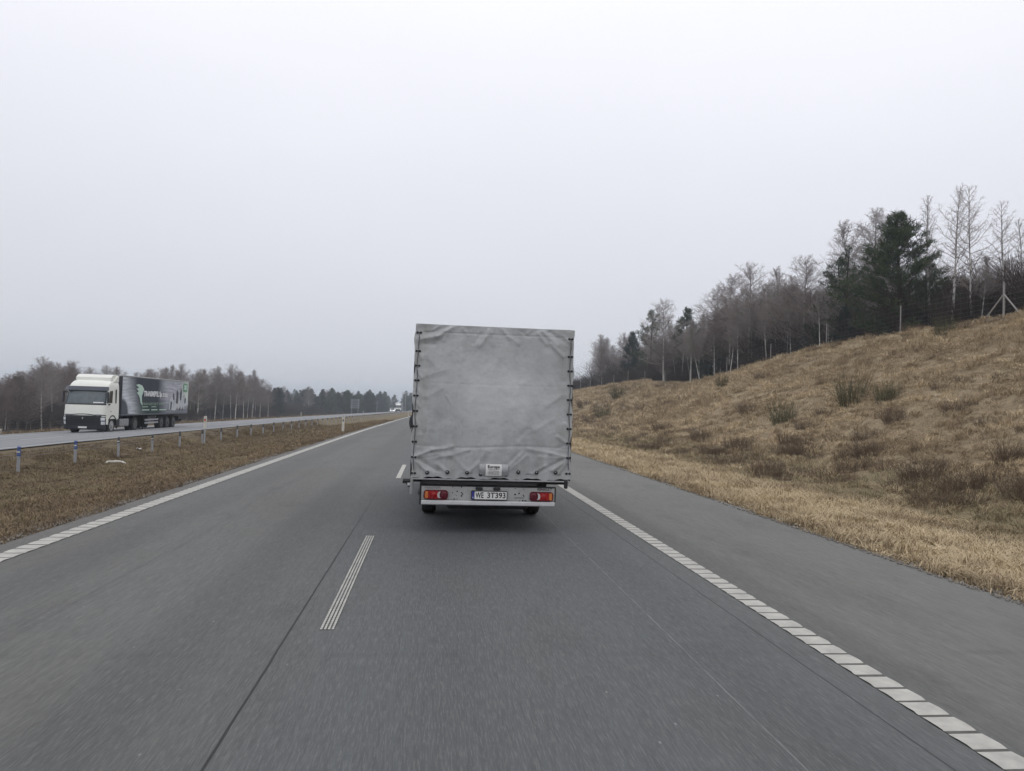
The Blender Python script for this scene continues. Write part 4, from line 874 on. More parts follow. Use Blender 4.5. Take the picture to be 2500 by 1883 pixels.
# side and roof tarpaulin: U-shaped sheet with gentle sag between bows
LB = 4.55; mb = MB(); P = []
for i in range(31):
    y = .012+(LB-.012)*i/30; sag = .018*math.sin(i/30*math.pi*5)**2; row = [(-HW-.004+sag, y, Z0-.02), (-HW-.006+sag*1.2, y, 1.4), (-HW-.004+sag, y, 2.1), (-HW+.004, y, Z1-.03), (-HW+.05, y, Z1+.004), (-.5, y, Z1+(.03-sag)*min(1, i/3)), (.5, y, Z1+(.03-sag)*min(1, i/3)), (HW-.05, y, Z1+.004), (HW-.004, y, Z1-.03), (HW+.004-sag, y, 2.1), (HW+.006-sag*1.2, y, 1.4), (HW+.004-sag, y, Z0-.02)]; P.append(row)
mb.grid(P); mb.add([p for p in P[-1]], [tuple(range(12))]); mb.build('side_and_roof_tarp', M['tarp'], T, True)
for s in (-1, 1):
    mb = MB(); pts = [loc_(*p) for p in ([(196, 160), (188, 300), (183, 410), (178, 520), (170, 635), (166, 750), (162, 865), (158, 980), (153, 1095), (150, 1215)] if s < 0 else [(1337, 215), (1335, 350), (1333, 460), (1331, 570), (1328, 680), (1326, 790), (1324, 900), (1322, 1010), (1320, 1120), (1318, 1240)])]
    path = []
    for k in range(len(pts)-1):
        for j in range(4):
            t = j/4; x = pts[k][0]*(1-t)+pts[k+1][0]*t+.006*math.sin(k*2.1+j); z = pts[k][1]*(1-t)+pts[k+1][1]*t; path.append((x, rearY(x, z)-.012-.004*math.sin(j*1.6), z))
    mb.tube(path, .0065, 6); mb.build('lacing_cord', M['inkgrey'], T)
    for k, (x, z) in enumerate(pts):
        mb = MB()
        for dx in (-.023, .023):
            mb.lathe([(-.008, .006), (-.010, .011), (-.003, .016), (.006, .016)], (x+dx, rearY(x+dx, z)-.006, z), 'y', 12)
        mb.tube([(x-.022, rearY(x, z)-.012, z), (x, rearY(x, z)-.020, z+.003), (x+.022, rearY(x, z)-.012, z)], .0045, 6); mb.build('eyelet', M['black'], T)
for (px, py) in [(253, 1212), (403, 1212), (550, 1218), (652, 1232), (845, 1237), (938, 1222), (1077, 1228), (1222, 1230)]:
    x, z = loc_(px, py); mb = MB(); yy = rearY(x, z); mb.lathe([(-.022, .008), (-.02, .018), (-.012, .026), (.004, .028)], (x, yy-.004, z), 'y', 14); mb.build('eyelet', M['black'], T); mb = MB(); mb.lathe([(-.03, .003), (-.028, .009), (-.022, .010)], (x-.004, yy-.004, z+.006), 'y', 10); mb.build('turn_button', M['alu'], T)
    creases
# sewn patch with the maker's sticker
x0, z1_ = loc_(643, 1152); x1, z0_ = loc_(857, 1246); yy = min(rearY(x, z) for x in (x0, 0, x1) for z in (z0_, z1_))-.004; mb = MB(); P = [[(x0+(x1-x0)*i/10, yy-.012*math.sin(j/6*math.pi)-.004*math.sin(i*.9), z0_+(z1_-z0_)*j/6) for i in range(11)] for j in range(7)]; mb.grid(P); pt = mb.build('sewn_patch', M['alu'], T, True)
mb = MB(); x0, z1_ = loc_(690, 1154); x1, z0_ = loc_(808, 1247); P = [[(x0+(x1-x0)*i/4, yy-.014*math.sin(j/6*math.pi)-.009, z0_+(z1_-z0_)*j/6) for i in range(5)] for j in range(7)]; mb.grid(P); st = mb.build('sticker', M['plate'], T)
cx, cz = (x0+x1)/2, (z0_+z1_)/2
text_obj('Europa', 'sticker_heading', M['ink'], T, .055, (cx, yy-.026, cz+.045), width=.165, bold=.001)
for k, dz in enumerate((.012, -.012, -.034, -.055)): text_obj(('plandeki', 'zabudowy', 'serwis 24 h', '62 741 22 25')[k], 'sticker_line', M['inkgrey'], T, .02, (cx, yy-.0245+(.004 if abs(dz) > .05 else 0), cz+dz), width=(.15, .14, .16, .14)[k])
# floor frame, tailboard rail and underside
mb = MB(); mb.box(-HW+.01, HW-.01, -.015, .03, Z0-.036, Z0-.014, .006); mb.build('floor_rail', M['alu'], T)
mb = MB(); mb.box(-HW+.02, HW-.02, .14, LB-.02, Z0-.08, Z0-.005); mb.build('load_floor', M['chassis'], T)
def bx(x0, y0, x1, y1): a, b = loc_(x0, y1), loc_(x1, y0); return a[0], b[0], a[1], b[1]
a = (-.955, .715, .655, .73); mb = MB(); mb.box(-.965, .655, .02, .13, .660, .726, .01); mb.build('cross_beam', M['black'], T)
for s in (-.45, .38): mb = MB(); mb.box(s-.04, s+.04, .15, 6.3, .50, .68, .01); mb.build('chassis_rail', M['chassis'], T)
mb = MB(); mb.tube([(-HW+.02, -.02, Z0-.03), (-HW+.02, -.02, Z0-.23)], .024, 8); mb.build('hinge_bar', M['alu'], T)
mb = MB(); mb.tube([(-HW-.10, -.01, Z0-.055), (-HW-.0, -.01, Z0-.055)], .033, 10); mb.tube([(-HW-.03, -.01, Z0-.12), (-HW+.03, -.015, Z0-.135)], .012, 6); mb.box(-HW-.05, -HW+.02, -.03, 0, Z0-.11, Z0-.03, .01); mb.build('tail_latch', M['black'], T)
mb = MB(); mb.box(-HW-.035, -HW+.0, -.035, -.028, Z0-.115, Z0-.035, .004); mb.build('latch_plate', M['panelbar'], T)
mb = MB(); mb.box(HW-.085, HW-.035, -.03, .02, Z0-.12, Z0+.0, .01); mb.build('tail_latch', M['black'], T)
# rear light panel
PX0, PX1 = -.955, .905; PZ0, PZT = .395, .642
mb = MB(); mb.box(PX0, PX1, .035, .09, .455, PZT, .006); mb.build('light_panel', M['panel'], T)
mb = MB(); mb.box(PX0, PX1, -.005, .09, PZ0-.005, .452, .012); mb.build('underrun_bar', M['panelbar'], T)
mb = MB(); mb.box(PX0+.01, PX1, .032, .095, PZT+.001, PZT+.014, .003); mb.box(PX1+.001, PX1+.014, .03, .095, .45, PZT+.014, .003); mb.box(PX0-.012, PX0-.001, .03, .095, .45, PZT+.01, .003); mb.build('panel_rim', M['black'], T)
def rrect(x0, x1, z0, z1, r, n=6, skew=0.):
    P = []
    for cx, cz, a0 in ((x1-r, z0+r, -90), (x1-r, z1-r, 0), (x0+r, z1-r, 90), (x0+r, z0+r, 180)):
        for k in range(n+1): a = R(a0+90*k/n); P.append((cx+r*math.cos(a), cz+r*math.sin(a)))
    return P
def taillight(x0, x1, z0, z1, flip):
    h = empty('tail_light', (0, 0, 0)); h.parent = T; mb = MB(); mb.prism(rrect(x0, x1, z0, z1, .042), .0, .036, 'y'); mb.build('housing', M['darkred'], h)
    W_ = x1-x0; X = (lambda f: x0+W_*f) if not flip else (lambda f: x1-W_*f)
    def seg(f0, f1, nm, m_, y=-.012, rr=.012, zz0=z0+.014, zz1=z1-.014):
        a, b = sorted((X(f0), X(f1))); mb = MB(); mb.prism(rrect(a, b, zz0, zz1, rr), y, .002, 'y'); mb.build(nm, m_, h)
    seg(.055, .185, 'indicator_lens', M['orange'], rr=.022); seg(.19, .60, 'brake_lens', M['red'], rr=.006)
    cx, cz, r_ = X(.66), (z0+z1)/2, (z1-z0)/2-.016
    pts = []
    a0 = 0 if not flip else 180
    for k in range(19): a = R(90+180*k/18) if not flip else R(90-180*k/18); pts.append((cx+r_*math.cos(a)*1.1, cz+r_*math.sin(a)))
    for k in range(13): a = R(-90-180*k/12) if not flip else R(-90+180*k/12); pts.append((cx+.028*(1 if not flip else -1)+r_*.75*math.cos(a)*.9, cz+r_*.98*math.sin(a)))
    pts = [(cx+(p[0]-cx)*.62, cz+(p[1]-cz)*.92) for p in pts]
    mb = MB(); mb.prism(pts, -.014, -.002, 'y'); mb.build('reversing_lens', M['clear'], h)
    mb = MB(); c2 = X(.84); mb.lathe([(-.012, .03), (-.009, .046), (.0, .048)], (c2, 0, cz), 'y', 20); mb.build('fog_lens', M['darkred'], h)
    mb = MB(); c3 = X(.42); mb.lathe([(-.02, .014), (-.016, .036), (-.008, .040)], (c3, -.004, cz), 'y', 18); mb.build('bulb_ring', M['red'], h)
taillight(-.922, -.588, .462, .592, False); taillight(.548, .880, .462, .592, True)
# plate
pl = empty('number_plate', (0, 0, 0)); pl.parent = T; px0, px1, pz0, pz1 = -.268, .232, .468, .592
mb = MB(); mb.prism(rrect(px0, px1, pz0, pz1, .012), -.006, .03, 'y'); mb.build('plate_frame', M['ink'], pl)
mb = MB(); mb.prism(rrect(px0+.046, px1-.009, pz0+.010, pz1-.009, .008), -.010, -.0065, 'y'); mb.build('plate_face', M['plate'], pl)
mb = MB(); mb.prism(rrect(px0+.008, px0+.044, pz0+.010, pz1-.009, .006), -.010, -.0065, 'y'); mb.build('blue_band', M['blueband'], pl)
text_obj('PL', 'country_code', M['plate'], pl, .030, (px0+.026, -.0112, pz0+.030), width=.024)
mb = MB()
for k in range(12): a = 2*math.pi*k/12; mb.lathe([(-.0115, .0016), (-.0105, .0018)], (px0+.026+.012*math.cos(a), 0, pz0+.078+.013*math.sin(a)), 'y', 5)
mb.build('star_ring', M['orange'], pl)
text_obj('WE', 'plate_letters', M['ink'], pl, .108, (px0+.116, -.0112, pz0+.062), width=.112, bold=.0018); text_obj('3T393', 'plate_letters', M['ink'], pl, .108, (px1-.152, -.0112, pz0+.062), width=.255, bold=.0018)
for x in (-.16, .085): mb = MB(); mb.box(x-.048, x+.048, .0, .034, .604, .640, .006); mb.build('plate_lamp', M['black'], T)
text_obj('MASTER', 'model_lettering', M['inkgrey'], T, .042, (-.80, .0335, .618), width=.22, ext=.0006)
text_obj('RENAULT', 'maker_lettering', M['ink'], T, .046, (.755, .0335, .622), width=.215, ext=.0008, shear=.25, bold=.0006)
mb = MB(); rd = random.Random(3)
for (x, z) in [(-.525, .635), (-.405, .637), (-.525, .555), (-.40, .558), (-.385, .54), (-.47, .515), (-.49, .53), (-.40, .515), (.345, .628), (.465, .625), (.345, .548), (.46, .54), (.40, .563), (.47, .525), (-.5, .468), (-.46, .470), (.41, .455), (.455, .462), (.485, .462), (.5, .458), (-.462, .575)]:
    mb.lathe([(0, rd.uniform(.005, .013)), (.004, .005)], (x, .0325, z), 'y', 8)
mb.tube([(.335, .033, .497), (.41, .031, .503), (.47, .033, .499)], .003, 5); mb.build('mounting_hole', M['holes'], T)
# mud flaps, wheels, axle
for x0, x1, zb in ((-.99, -.66, .235), (.60, .97, .235)): mb = MB(); mb.box(x0, x1, 1.20, 1.225, zb, .62, .004); mb.build('mud_flap', M['black'], T)
for s, x in ((-1, -.84), (1, .84)):
    wheel(T, x, 2.0, .345, .225, s, 'rimdark'); wheel(T, x*1.0, 5.95, .345, .215, s, 'rim')
mb = MB(); mb.tube([(-.8, 2., .345), (.8, 2., .345)], .05, 10); mb.lathe([(-.12, .05), (-.07, .13), (.07, .13), (.12, .05)], (0, 2., .345), 'x', 14); mb.build('rear_axle', M['chassis'], T)
mb = MB(); mb.lathe([(-.1, .30), (-.09, .34), (.09, .34), (.1, .30)], (0, 1.15, .42), 'z', 28); mb.box(-.38, .40, .75, .80, .36, .55, .01); mb.build('light_blocking_spare_wheel', M['rubber'], T)  # spare wheel and carrier added to block light under the box
mb = MB(); mb.box(-.60, .56, .22, 1.6, .31, .44, .03); mb.box(-.70, .70, 2.5, 5.0, .27, .50, .05); mb.build('underbody_light_blocker', M['chassis'], T)  # low slabs added to keep skylight off the road beneath the truck
mb = MB(); mb.box(-.2, .25, 2.6, 3.6, .21, .265, .02); mb.build('fuel_tank', M['chassis'], T); mb = MB(); mb.lathe([(-.2, .1), (.2, .1)], (.6, .6, .5), 'y', 14); mb.tube([(.6, .05, .47), (.6, .5, .5)], .03, 8); mb.build('exhaust', M['chassis'], T)  # this tank slab is added low to block light underneath; exhaust beside it
# cab
mb = MB(); prof = [(4.7, .36), (6.75, .34), (6.88, .5), (6.86, 1.02), (6.55, 1.25), (5.92, 1.98), (5.6, 2.22), (4.75, 2.28)]
secs = []
for x, k in ((-1.02, .0), (-1.0, .5), (-.9, 1.), (.9, 1.), (1.0, .5), (1.02, .0)):
    secs.append([(x, 5.6+(p[0]-5.6)*(.94+.06*k), p[1]*(1-.02*(1-k))) for p in prof])
mb.grid([s+[s[0]] for s in secs]); n = len(prof); mb.add(secs[0], [tuple(range(n))]); mb.add(secs[-1], [tuple(range(n))]); mb.build('cab', M['white'], T, True)
mb = MB(); mb.add([(-.88, 6.575, 1.30), (.88, 6.575, 1.30), (.80, 5.985, 1.97), (-.80, 5.985, 1.97)], [(0, 1, 2, 3)]); mb.build('windscreen', M['glass'], T)
for s in (-1, 1):
    mb = MB(); mb.add([(s*1.026, 5.0, 1.28), (s*1.026, 6.25, 1.28), (s*1.026, 5.85, 1.90), (s*1.026, 5.0, 1.95)], [(0, 1, 2, 3)]); mb.build('side_window', M['darkglass'], T)
    m2 = empty('door_mirror', (s*1.262, 5.75, 0)); m2.parent = T; mb = MB()
    P = []
    for k in range(9): z = 1.19+.34*k/8; r_ = .085*math.sin(math.pi*(k+.6)/9.2)**.5; P.append([(r_*1.15*math.cos(a)*.95+(-.05+.02*k/8)*s, .05*math.sin(a), z) for a in np.linspace(0, 2*math.pi, 13)])
    mb.grid(P); mb.add(P[0], [tuple(range(13))]); mb.add(P[-1], [tuple(range(13))]); mb.build('housing', M['black'], m2, True)
    mb = MB(); mb.prism(rrect(-.06*1-.03*s, .05-.03*s, 1.30, 1.50, .02), -.054, -.050, 'y'); mb.build('mirror_glass', M['visor'], m2); mb = MB(); mb.prism(rrect(-.05-.04*s, .04-.04*s, 1.20, 1.27, .02), -.054, -.050, 'y'); mb.build('mirror_glass', M['clear'], m2)
    mb = MB(); mb.tube([(-s*.28, .05, 1.3), (-s*.05, 0, 1.3)], .025, 6); mb.build('arm', M['black'], m2)
    mb = MB(); mb.box(s*.78-.15, s*.78+.15, 6.80, 6.90, .72, .90, .03); mb.build('headlight', M['lamp'], T)
mb = MB(); mb.box(-.95, .95, 6.78, 6.93, .36, .62, .05); mb.build('front_bumper', M['black'], T)
# ------------------------------------------------------------------ articulated lorries
def artwork():
    m = bpy.data.materials.new('curtain_artwork'); m.use_nodes = True; t = m.node_tree; b = t.nodes['Principled BSDF']; uv = uvnode(t).outputs[0]; s = N(t, 'ShaderNodeSeparateXYZ'); t.links.new(uv, s.inputs[0]); x, y = s.outputs[0], s.outputs[1]     # x 0..1 from the front to the rear of the trailer, y 0..1 up
    navy, pale, green = (.045, .055, .068), (.26, .28, .32), (.035, .065, .050)
    wv = noise_(t, uv, 3.0, 5., .6, .3, .7, stretch=(2.5, 6, 1))
    c = mixc(t, noise_(t, uv, 2., 3.), navy, (.045, .052, .075))
    # pale swoosh sweeping down at the front: distance to an arc
    arc = math_(t, 'ADD', math_(t, 'MULTIPLY', math_(t, 'POWER', math_(t, 'SUBTRACT', 1.0, y), 1.6), .16), .06)
    f1 = N(t, 'ShaderNodeMapRange', inp={1: .07, 2: -.10}); t.links.new(math_(t, 'SUBTRACT', x, math_(t, 'ADD', arc, .05)), f1.inputs[0])
    f0 = N(t, 'ShaderNodeMapRange', inp={1: .36, 2: .46}); rr_ = math_(t, 'SQRT', math_(t, 'ADD', math_(t, 'POWER', math_(t, 'MULTIPLY', x, 5.1), 2.), math_(t, 'POWER', y, 2.))); t.links.new(rr_, f0.inputs[0])
    c = mixc(t, math_(t, 'MULTIPLY', math_(t, 'MULTIPLY', f1.outputs[0], math_(t, 'MAXIMUM', f0.outputs[0], .08)), math_(t, 'ADD', math_(t, 'MULTIPLY', wv, .6), .4)), c, (.72, .75, .80))
    # pale misty upper rear
    f2 = N(t, 'ShaderNodeMapRange', inp={1: .48, 2: .62}); t.links.new(x, f2.inputs[0]); f3 = N(t, 'ShaderNodeMapRange', inp={1: -.3, 2: .45}); t.links.new(y, f3.inputs[0])
    c = mixc(t, math_(t, 'MULTIPLY', math_(t, 'MULTIPLY', f2.outputs[0], math_(t, 'ADD', math_(t, 'MULTIPLY', wv, .5), .35)), f3.outputs[0]), c, (.66, .67, .74))
    f4 = N(t, 'ShaderNodeMapRange', inp={1: .84, 2: .95}); t.links.new(x, f4.inputs[0]); f5 = N(t, 'ShaderNodeMapRange', inp={1: .15, 2: .35}); t.links.new(y, f5.inputs[0])
    c = mixc(t, math_(t, 'MULTIPLY', f4.outputs[0], f5.outputs[0]), c, (.60, .66, .61))
    gr = math_(t, 'MULTIPLY', band(t, x, .36, .12, .12), band(t, y, .12, .12, .2)); c = mixc(t, math_(t, 'MULTIPLY', gr, .6), c, green)
    t.links.new(c, b.inputs['Base Color']); b.inputs['Roughness'].default_value = .6; b.inputs['Specular IOR Level'].default_value = .15; return m
M['artwork'] = artwork(); M['greenink'] = mat('pale_green_print', (.50, .66, .57), .5); M['whiteink'] = mat('white_print', (.80, .82, .82), .5); M['greenbox'] = mat('green_print', (.16, .33, .21), .5); M['mint'] = mat('mint_print', (.30, .40, .33), .5); M['palefig'] = mat('pale_figures_print', (.52, .54, .58), .5); M['darkfig'] = mat('dark_figures_print', (.05, .055, .065), .5); M['greycurtain'] = mat('pale_grey_curtain', (.30, .33, .36), .5, noise=(.8, 3., .2, (.25, .27, .30)))
def lorry(name, loc, label, art, group):
    """front at local y=0 facing -y, near side +x"""
    T = empty(name, loc, label=label, cat='lorry', group=group)
    # cab body as stacked rounded sections: z, front y, half width, corner depth, back y
    S = [(.55, .10, 1.20, .34, 2.28), (.95, .02, 1.235, .36, 2.28), (1.28, .03, 1.245, .36, 2.28), (1.80, .10, 1.235, .34, 2.28), (1.90, .13, 1.23, .33, 2.28), (2.75, .36, 1.205, .30, 2.28), (3.0, .48, 1.195, .30, 2.28), (3.2, .66, 1.17, .34, 2.28), (3.34, .86, 1.13, .40, 2.28), (3.42, 1.10, 1.05, .4, 2.28)]
    def sec(z):
        zs = [a[0] for a in S]; return [float(np.interp(z, zs, [a[i] for a in S])) for i in range(1, 5)]
    def front(s, z, off=0.):     # s -1..1 across the front
        f, hw, dp, _ = sec(z); x = hw*math.sin(s*math.pi/2); q = abs(x/hw); y = f+dp*(1-(max(0, 1-q**3.6))**(1/2.6)); return (x*(1+off/hw), y-off, z)
    def ring(z):
        f, hw, dp, bk = sec(z); return [front(s, z) for s in np.linspace(-1, 1, 29)]+[(hw, y, z) for y in np.linspace(f+dp+.1, bk, 8)]+[(-hw, y, z) for y in np.linspace(bk, f+dp+.1, 8)]
    zz = [.95, 1.1, 1.28, 1.5, 1.8, 1.9, 2.1, 2.3, 2.5, 2.75, 2.88, 3.0, 3.1, 3.2, 3.27, 3.34, 3.42]
    mb = MB(); P = []
    for z in zz: r_ = ring(z); P.append(r_+[r_[0]])
    mb.grid(P); mb.add(P[-1][:-1], [tuple(range(len(P[-1])-1))])
    mb.box(-1.2, 1.2, 1.9, 2.28, .9, 1.2)
    mb.build('cab_shell', M['cream'], T, True)
    mb = MB(); mb.prism([(1.28, 3.425), (2.26, 3.425), (2.26, 3.80), (2.0, 3.82), (1.55, 3.78), (1.30, 3.62)], -1.08, 1.08, 'x'); mb.prism([(1.55, 3.36), (2.27, 3.36), (2.27, 3.76), (2.05, 3.70)], 1.081, 1.17, 'x'); mb.prism([(1.55, 3.36), (2.27, 3.36), (2.27, 3.76), (2.05, 3.70)], -1.17, -1.081, 'x'); mb.build('roof_deflector', M['cream'], T)
    def patchf(nm, m_, z0, z1, s0, s1, off, n=17, k=6, zfun=None, sm=True, par=None):
        mb = MB(); P = []
        for j in range(k): 
            row = []
            for i in range(n):
                s = s0+(s1-s0)*i/(n-1); a, b = (z0, z1) if zfun is None else zfun(s); row.append(front(s, a+(b-a)*j/(k-1), off))
            P.append(row)
        mb.grid(P); return mb.build(nm, m_, par or T, sm)
    patchf('windscreen', M['glass'], 1.93, 2.78, -.90, .90, .010); patchf('dash_band', M['grille'], 1.84, 1.925, -.92, .92, .012)
    wsb = patchf('dashboard_papers', M['whiteink'], 1.97, 2.03, .28, .70, .013); wsm = patchf('mirror_shadow', M['grille'], 2.58, 2.70, -.62, -.45, .013)
    mb = MB(); P = [[front(s, 2.76+.0, .02+.10*0) for s in np.linspace(-.88, .88, 17)], [front(s, 2.76, .15) for s in np.linspace(-.88, .88, 17)], [front(s, 3.0, .10) for s in np.linspace(-.88, .88, 17)], [front(s, 3.02, .0) for s in np.linspace(-.88, .88, 17)]]; mb.grid(P); mb.build('sun_visor', M['visor'], T, True)
    patchf('front_seam', M['grille'], 1.20, 1.27, -1, 1, .008, zfun=lambda s: (1.20-.05*abs(s)**2+.03*math.cos(s*6)*(abs(s) < .5), 1.25-.05*abs(s)**2+.03*math.cos(s*6)*(abs(s) < .5)))
    patchf('grille', M['grille'], .50, 1.17, -.66, .66, .016)
    gl = MB()
    for z in (.70, .80, .90, 1.0, 1.09): gl.grid([[front(s, z, .03) for s in np.linspace(-.42, .42, 9)], [front(s, z+.03, .035) for s in np.linspace(-.42, .42, 9)]])
    gl.build('grille_bar', M['chassis'], T)
    mb = MB(); c_ = front(0, 1.0, .04); mb.prism([(c_[0]-.05, 1.0), (c_[0], .92), (c_[0]+.05, 1.0), (c_[0], 1.08)], c_[1]-.012, c_[1]+.005, 'y'); mb.build('badge', M['alu'], T)
    for s in (-1, 1):
        h = empty('headlight', (0, 0, 0)); h.parent = T
        patchf('upper_lens', M['lamp'] if not art == 'lit' else M['litlamp'], .86, 1.05, s*.62, s*.90, .03, n=9, k=4, par=h); patchf('lower_lens', M['lamp'], .60, .80, s*.64, s*.93, .035, n=9, k=4, par=h)
        patchf('lamp_surround', M['grille'], .55, 1.10, s*.60, s*.97, .02, n=9, k=4, par=h)
    mb = MB(); mb.grid([[front(s, z, .03+(.03 if z > .3 else 0)) for s in np.linspace(-1, 1, 25)] for z in (.27, .36, .50, .57)]); mb.build('bumper', M['grille'], T, True)
    mb = MB(); c_ = front(0, .42, .07); mb.box(-.26, .26, c_[1]-.01, c_[1]+.004, .36, .47, .004); mb.build('number_plate', M['plate'], T)
    for s in (-1, 1):
        hw = sec(2.3)[1]
        mb = MB(); mb.prism([(.78, 1.98), (1.22, 1.98), (1.26, 2.70), (1.20, 2.78), (.86, 2.74)], s*(hw+.004), s*(hw+.03), 'x'); mb.build('side_window', M['darkglass'], T)
        mb = MB(); mb.prism([(1.72, 1.96), (1.86, 1.96), (1.86, 2.86), (1.72, 2.86)], s*(hw+.004), s*(hw+.03), 'x'); mb.build('side_fin', M['grille'], T)
        mb = MB(); mb.prism([(.62, 1.84), (.80, 1.86), (.78, 1.93), (.66, 1.93)], s*(hw+.02), s*(hw+.09), 'x'); mb.build('mirror_foot', M['grille'], T)
        mb = MB(); mb.box(s*(hw+.12)-.05, s*(hw+.12)+.05, .25, .42, 1.95, 2.68, .04); mb.tube([(s*hw, .55, 2.6), (s*(hw+.12), .34, 2.66)], .025, 6); mb.build('mirror', M['grille'], T)
        # wheel arch and lower side panel
        mb = MB(); arc = [(1.35+.60*math.cos(R(a)), .52+.60*math.sin(R(a))) for a in range(180, -1, -15)]; mb.prism([(.45, .52)]+[(.45, .95)]+[(2.2, .95)]+[(2.2, .85)]+arc[::-1], s*1.19, s*1.245, 'x') if False else None
        P = [[(s*x_, 1.35+r_*math.cos(R(a)), .52+r_*math.sin(R(a))) for a in range(170, -1, -17)] for x_, r_ in ((.90, .60), (1.25, .60), (1.255, .68), (.90, .70))]; mb.grid(P); mb.build('wheel_arch', M['black'], T, True)
        mb = MB(); mb.box(s*1.24-.012, s*1.24+.012, .42, .72, .95-.35, 1.0, .005); mb.prism([(1.98, .95), (2.27, .95), (2.27, 1.1), (1.9, 1.1)], s*1.22, s*1.245, 'x'); mb.build('step_panel', M['cream'], T)
        mb = MB(); mb.box(s*1.24-.01, s*1.24+.02, 1.0, 1.12, 1.42, 1.46); mb.build('door_handle', M['grille'], T)
    # chassis
    mb = MB(); mb.box(-.42, .42, 1.6, 6.4, .75, .98, .01); mb.box(-.5, .5, 5.8, 15.4, 1.0, 1.19, .01); mb.box(-.95, .95, .7, 2.2, .5, .94, .02); mb.build('chassis', M['chassis'], T)
    mb = MB(); mb.box(.62, 1.20, 2.75, 4.15, .42, .92, .06); tk = mb.build('fuel_tank', M['alu'], T); mb = MB()
    for y in (2.9, 3.3, 3.7, 4.0): mb.box(.615, 1.208, y-.02, y+.02, .415, .926)
    mb.build('tank_strap', M['steel'], tk)
    mb = MB(); mb.box(-1.2, -.62, 2.75, 4.2, .42, .92, .06); mb.build('battery_box', M['chassis'], T)
    mb = MB(); mb.box(-1.15, 1.15, 14.9, 15.1, .55, .68, .01); mb.box(-.9, .9, 15.1, 15.15, .7, .95); mb.build('rear_bumper', M['chassis'], T)
    for s in (-1, 1):
        wheel(T, s*1.03, 1.35, .50, .32, s, 'rim'); wheel(T, s*.97, 5.1, .50, .55, s, 'rimdark', True)
        for y in (10.3, 11.62, 12.94): wheel(T, s*1.02, y, .49, .38, s, 'rimdark')
        mb = MB(); mb.box(s*1.22-.015, s*1.22+.015, 6.9, 9.55, .50, .62, .004); mb.box(s*1.22-.015, s*1.22+.015, 6.9, 9.55, .72, .84, .004); mb.build('side_guard', M['steel'], T)
        P = [[(s*x_, 5.1+.6*math.cos(R(a)), .50+.6*math.sin(R(a))) for a in range(180, -1, -18)] for x_ in (.68, 1.25)]; mb = MB(); mb.grid(P); mb.build('mud_guard', M['black'], T, True)
        mb = MB(); mb.tube([(s*.9, 7.4, .1), (s*.9, 7.4, 1.1)], .06, 8); mb.build('landing_leg', M['chassis'], T)
    # trailer
    y0, y1, zb, zt = 2.62, 16.2, 1.20, 3.86
    tr = MB(); tr.box(-1.255, 1.255, y0, y1, zb+.02, zt-.03, .02); tr.build('trailer_body', M['greycurtain'] if art != True else M['darkfig'], T)
    mb = MB(); mb.box(-1.27, 1.27, y0-.02, y1+.02, zt-.09, zt, .02); mb.build('roof_rail', M['alu'], T)
    mb = MB(); mb.box(-1.27, 1.27, y0-.01, y1+.02, zb-.06, zb+.02, .01); mb.build('side_rail', M['slate'] if art == True else M['alu'], T)
    if art == True:
        nyy, nzz = 70, 14; P = [[(1.262+.004*math.sin(i*.75)+.002*math.sin(i*2.3+j), y0+.04+(y1-y0-.08)*i/nyy, zb+.03+(zt-.10-zb-.03)*j/nzz) for i in range(nyy+1)] for j in range(nzz+1)]
        Vv = np.array(P).reshape(-1, 3); n = nyy+1; I = (np.arange(nzz)[:, None]*n+np.arange(nyy)[None]).ravel(); me = np_mesh('side_curtain', Vv, np.stack([I, I+1, I+1+n, I+n], 1), [M['artwork']], True); g1_, g2_ = np.meshgrid(np.linspace(0, 1, n), np.linspace(0, 1, nzz+1)); set_uv(me, g1_, g2_); oc = bpy.data.objects.new('side_curtain', me); COL.objects.link(oc); oc.parent = T
        X_ = 1.285
        def yz(f, g_): return y0+(y1-y0)*f, zb+.05+(zt-zb-.15)*g_
        def poly(nm, pts, m_, dx=0., ): mb = MB(); mb.prism([yz(*p) for p in pts], X_+dx, X_+dx+.004, 'x'); return mb.build(nm, m_, oc)
        emb = [(.165, .80), (.20, .83), (.245, .80), (.275, .70), (.262, .58), (.248, .50), (.252, .36), (.262, .22), (.235, .30), (.222, .44), (.205, .52), (.178, .58), (.205, .62), (.172, .70), (.208, .72)]
        poly('emblem', emb, M['greenink'])
        text_obj('TRANSMEBEL Sp. z o.o.', 'company_lettering', M['whiteink'], oc, .52, (X_+.006, *yz(.455, .56)), rot=(R(90), 0, R(90)), width=(y1-y0)*.36, bold=.022)
        text_obj('TRANSPORT MEBLI', 'service_lettering', M['mint'], oc, .26, (X_+.006, *yz(.43, .27)), rot=(R(90), 0, R(90)), width=(y1-y0)*.36)
        for k, (a_, b_) in enumerate(((.26, .36), (.39, .48), (.51, .62))):
            if k < 2: poly('print_line', [(a_, .175), (b_-.02, .175), (b_-.02, .205), (a_, .205)], M['mint'])
            poly('print_line', [(a_, .085), (b_, .085), (b_, .115), (a_, .115)], M['greenink'])
        poly('green_frame', [(.90, .68), (.975, .68), (.975, .96), (.90, .96)], M['greenbox'], .001); poly('green_frame_inset', [(.915, .74), (.955, .74), (.955, .90), (.915, .90)], M['greenink'], .006)
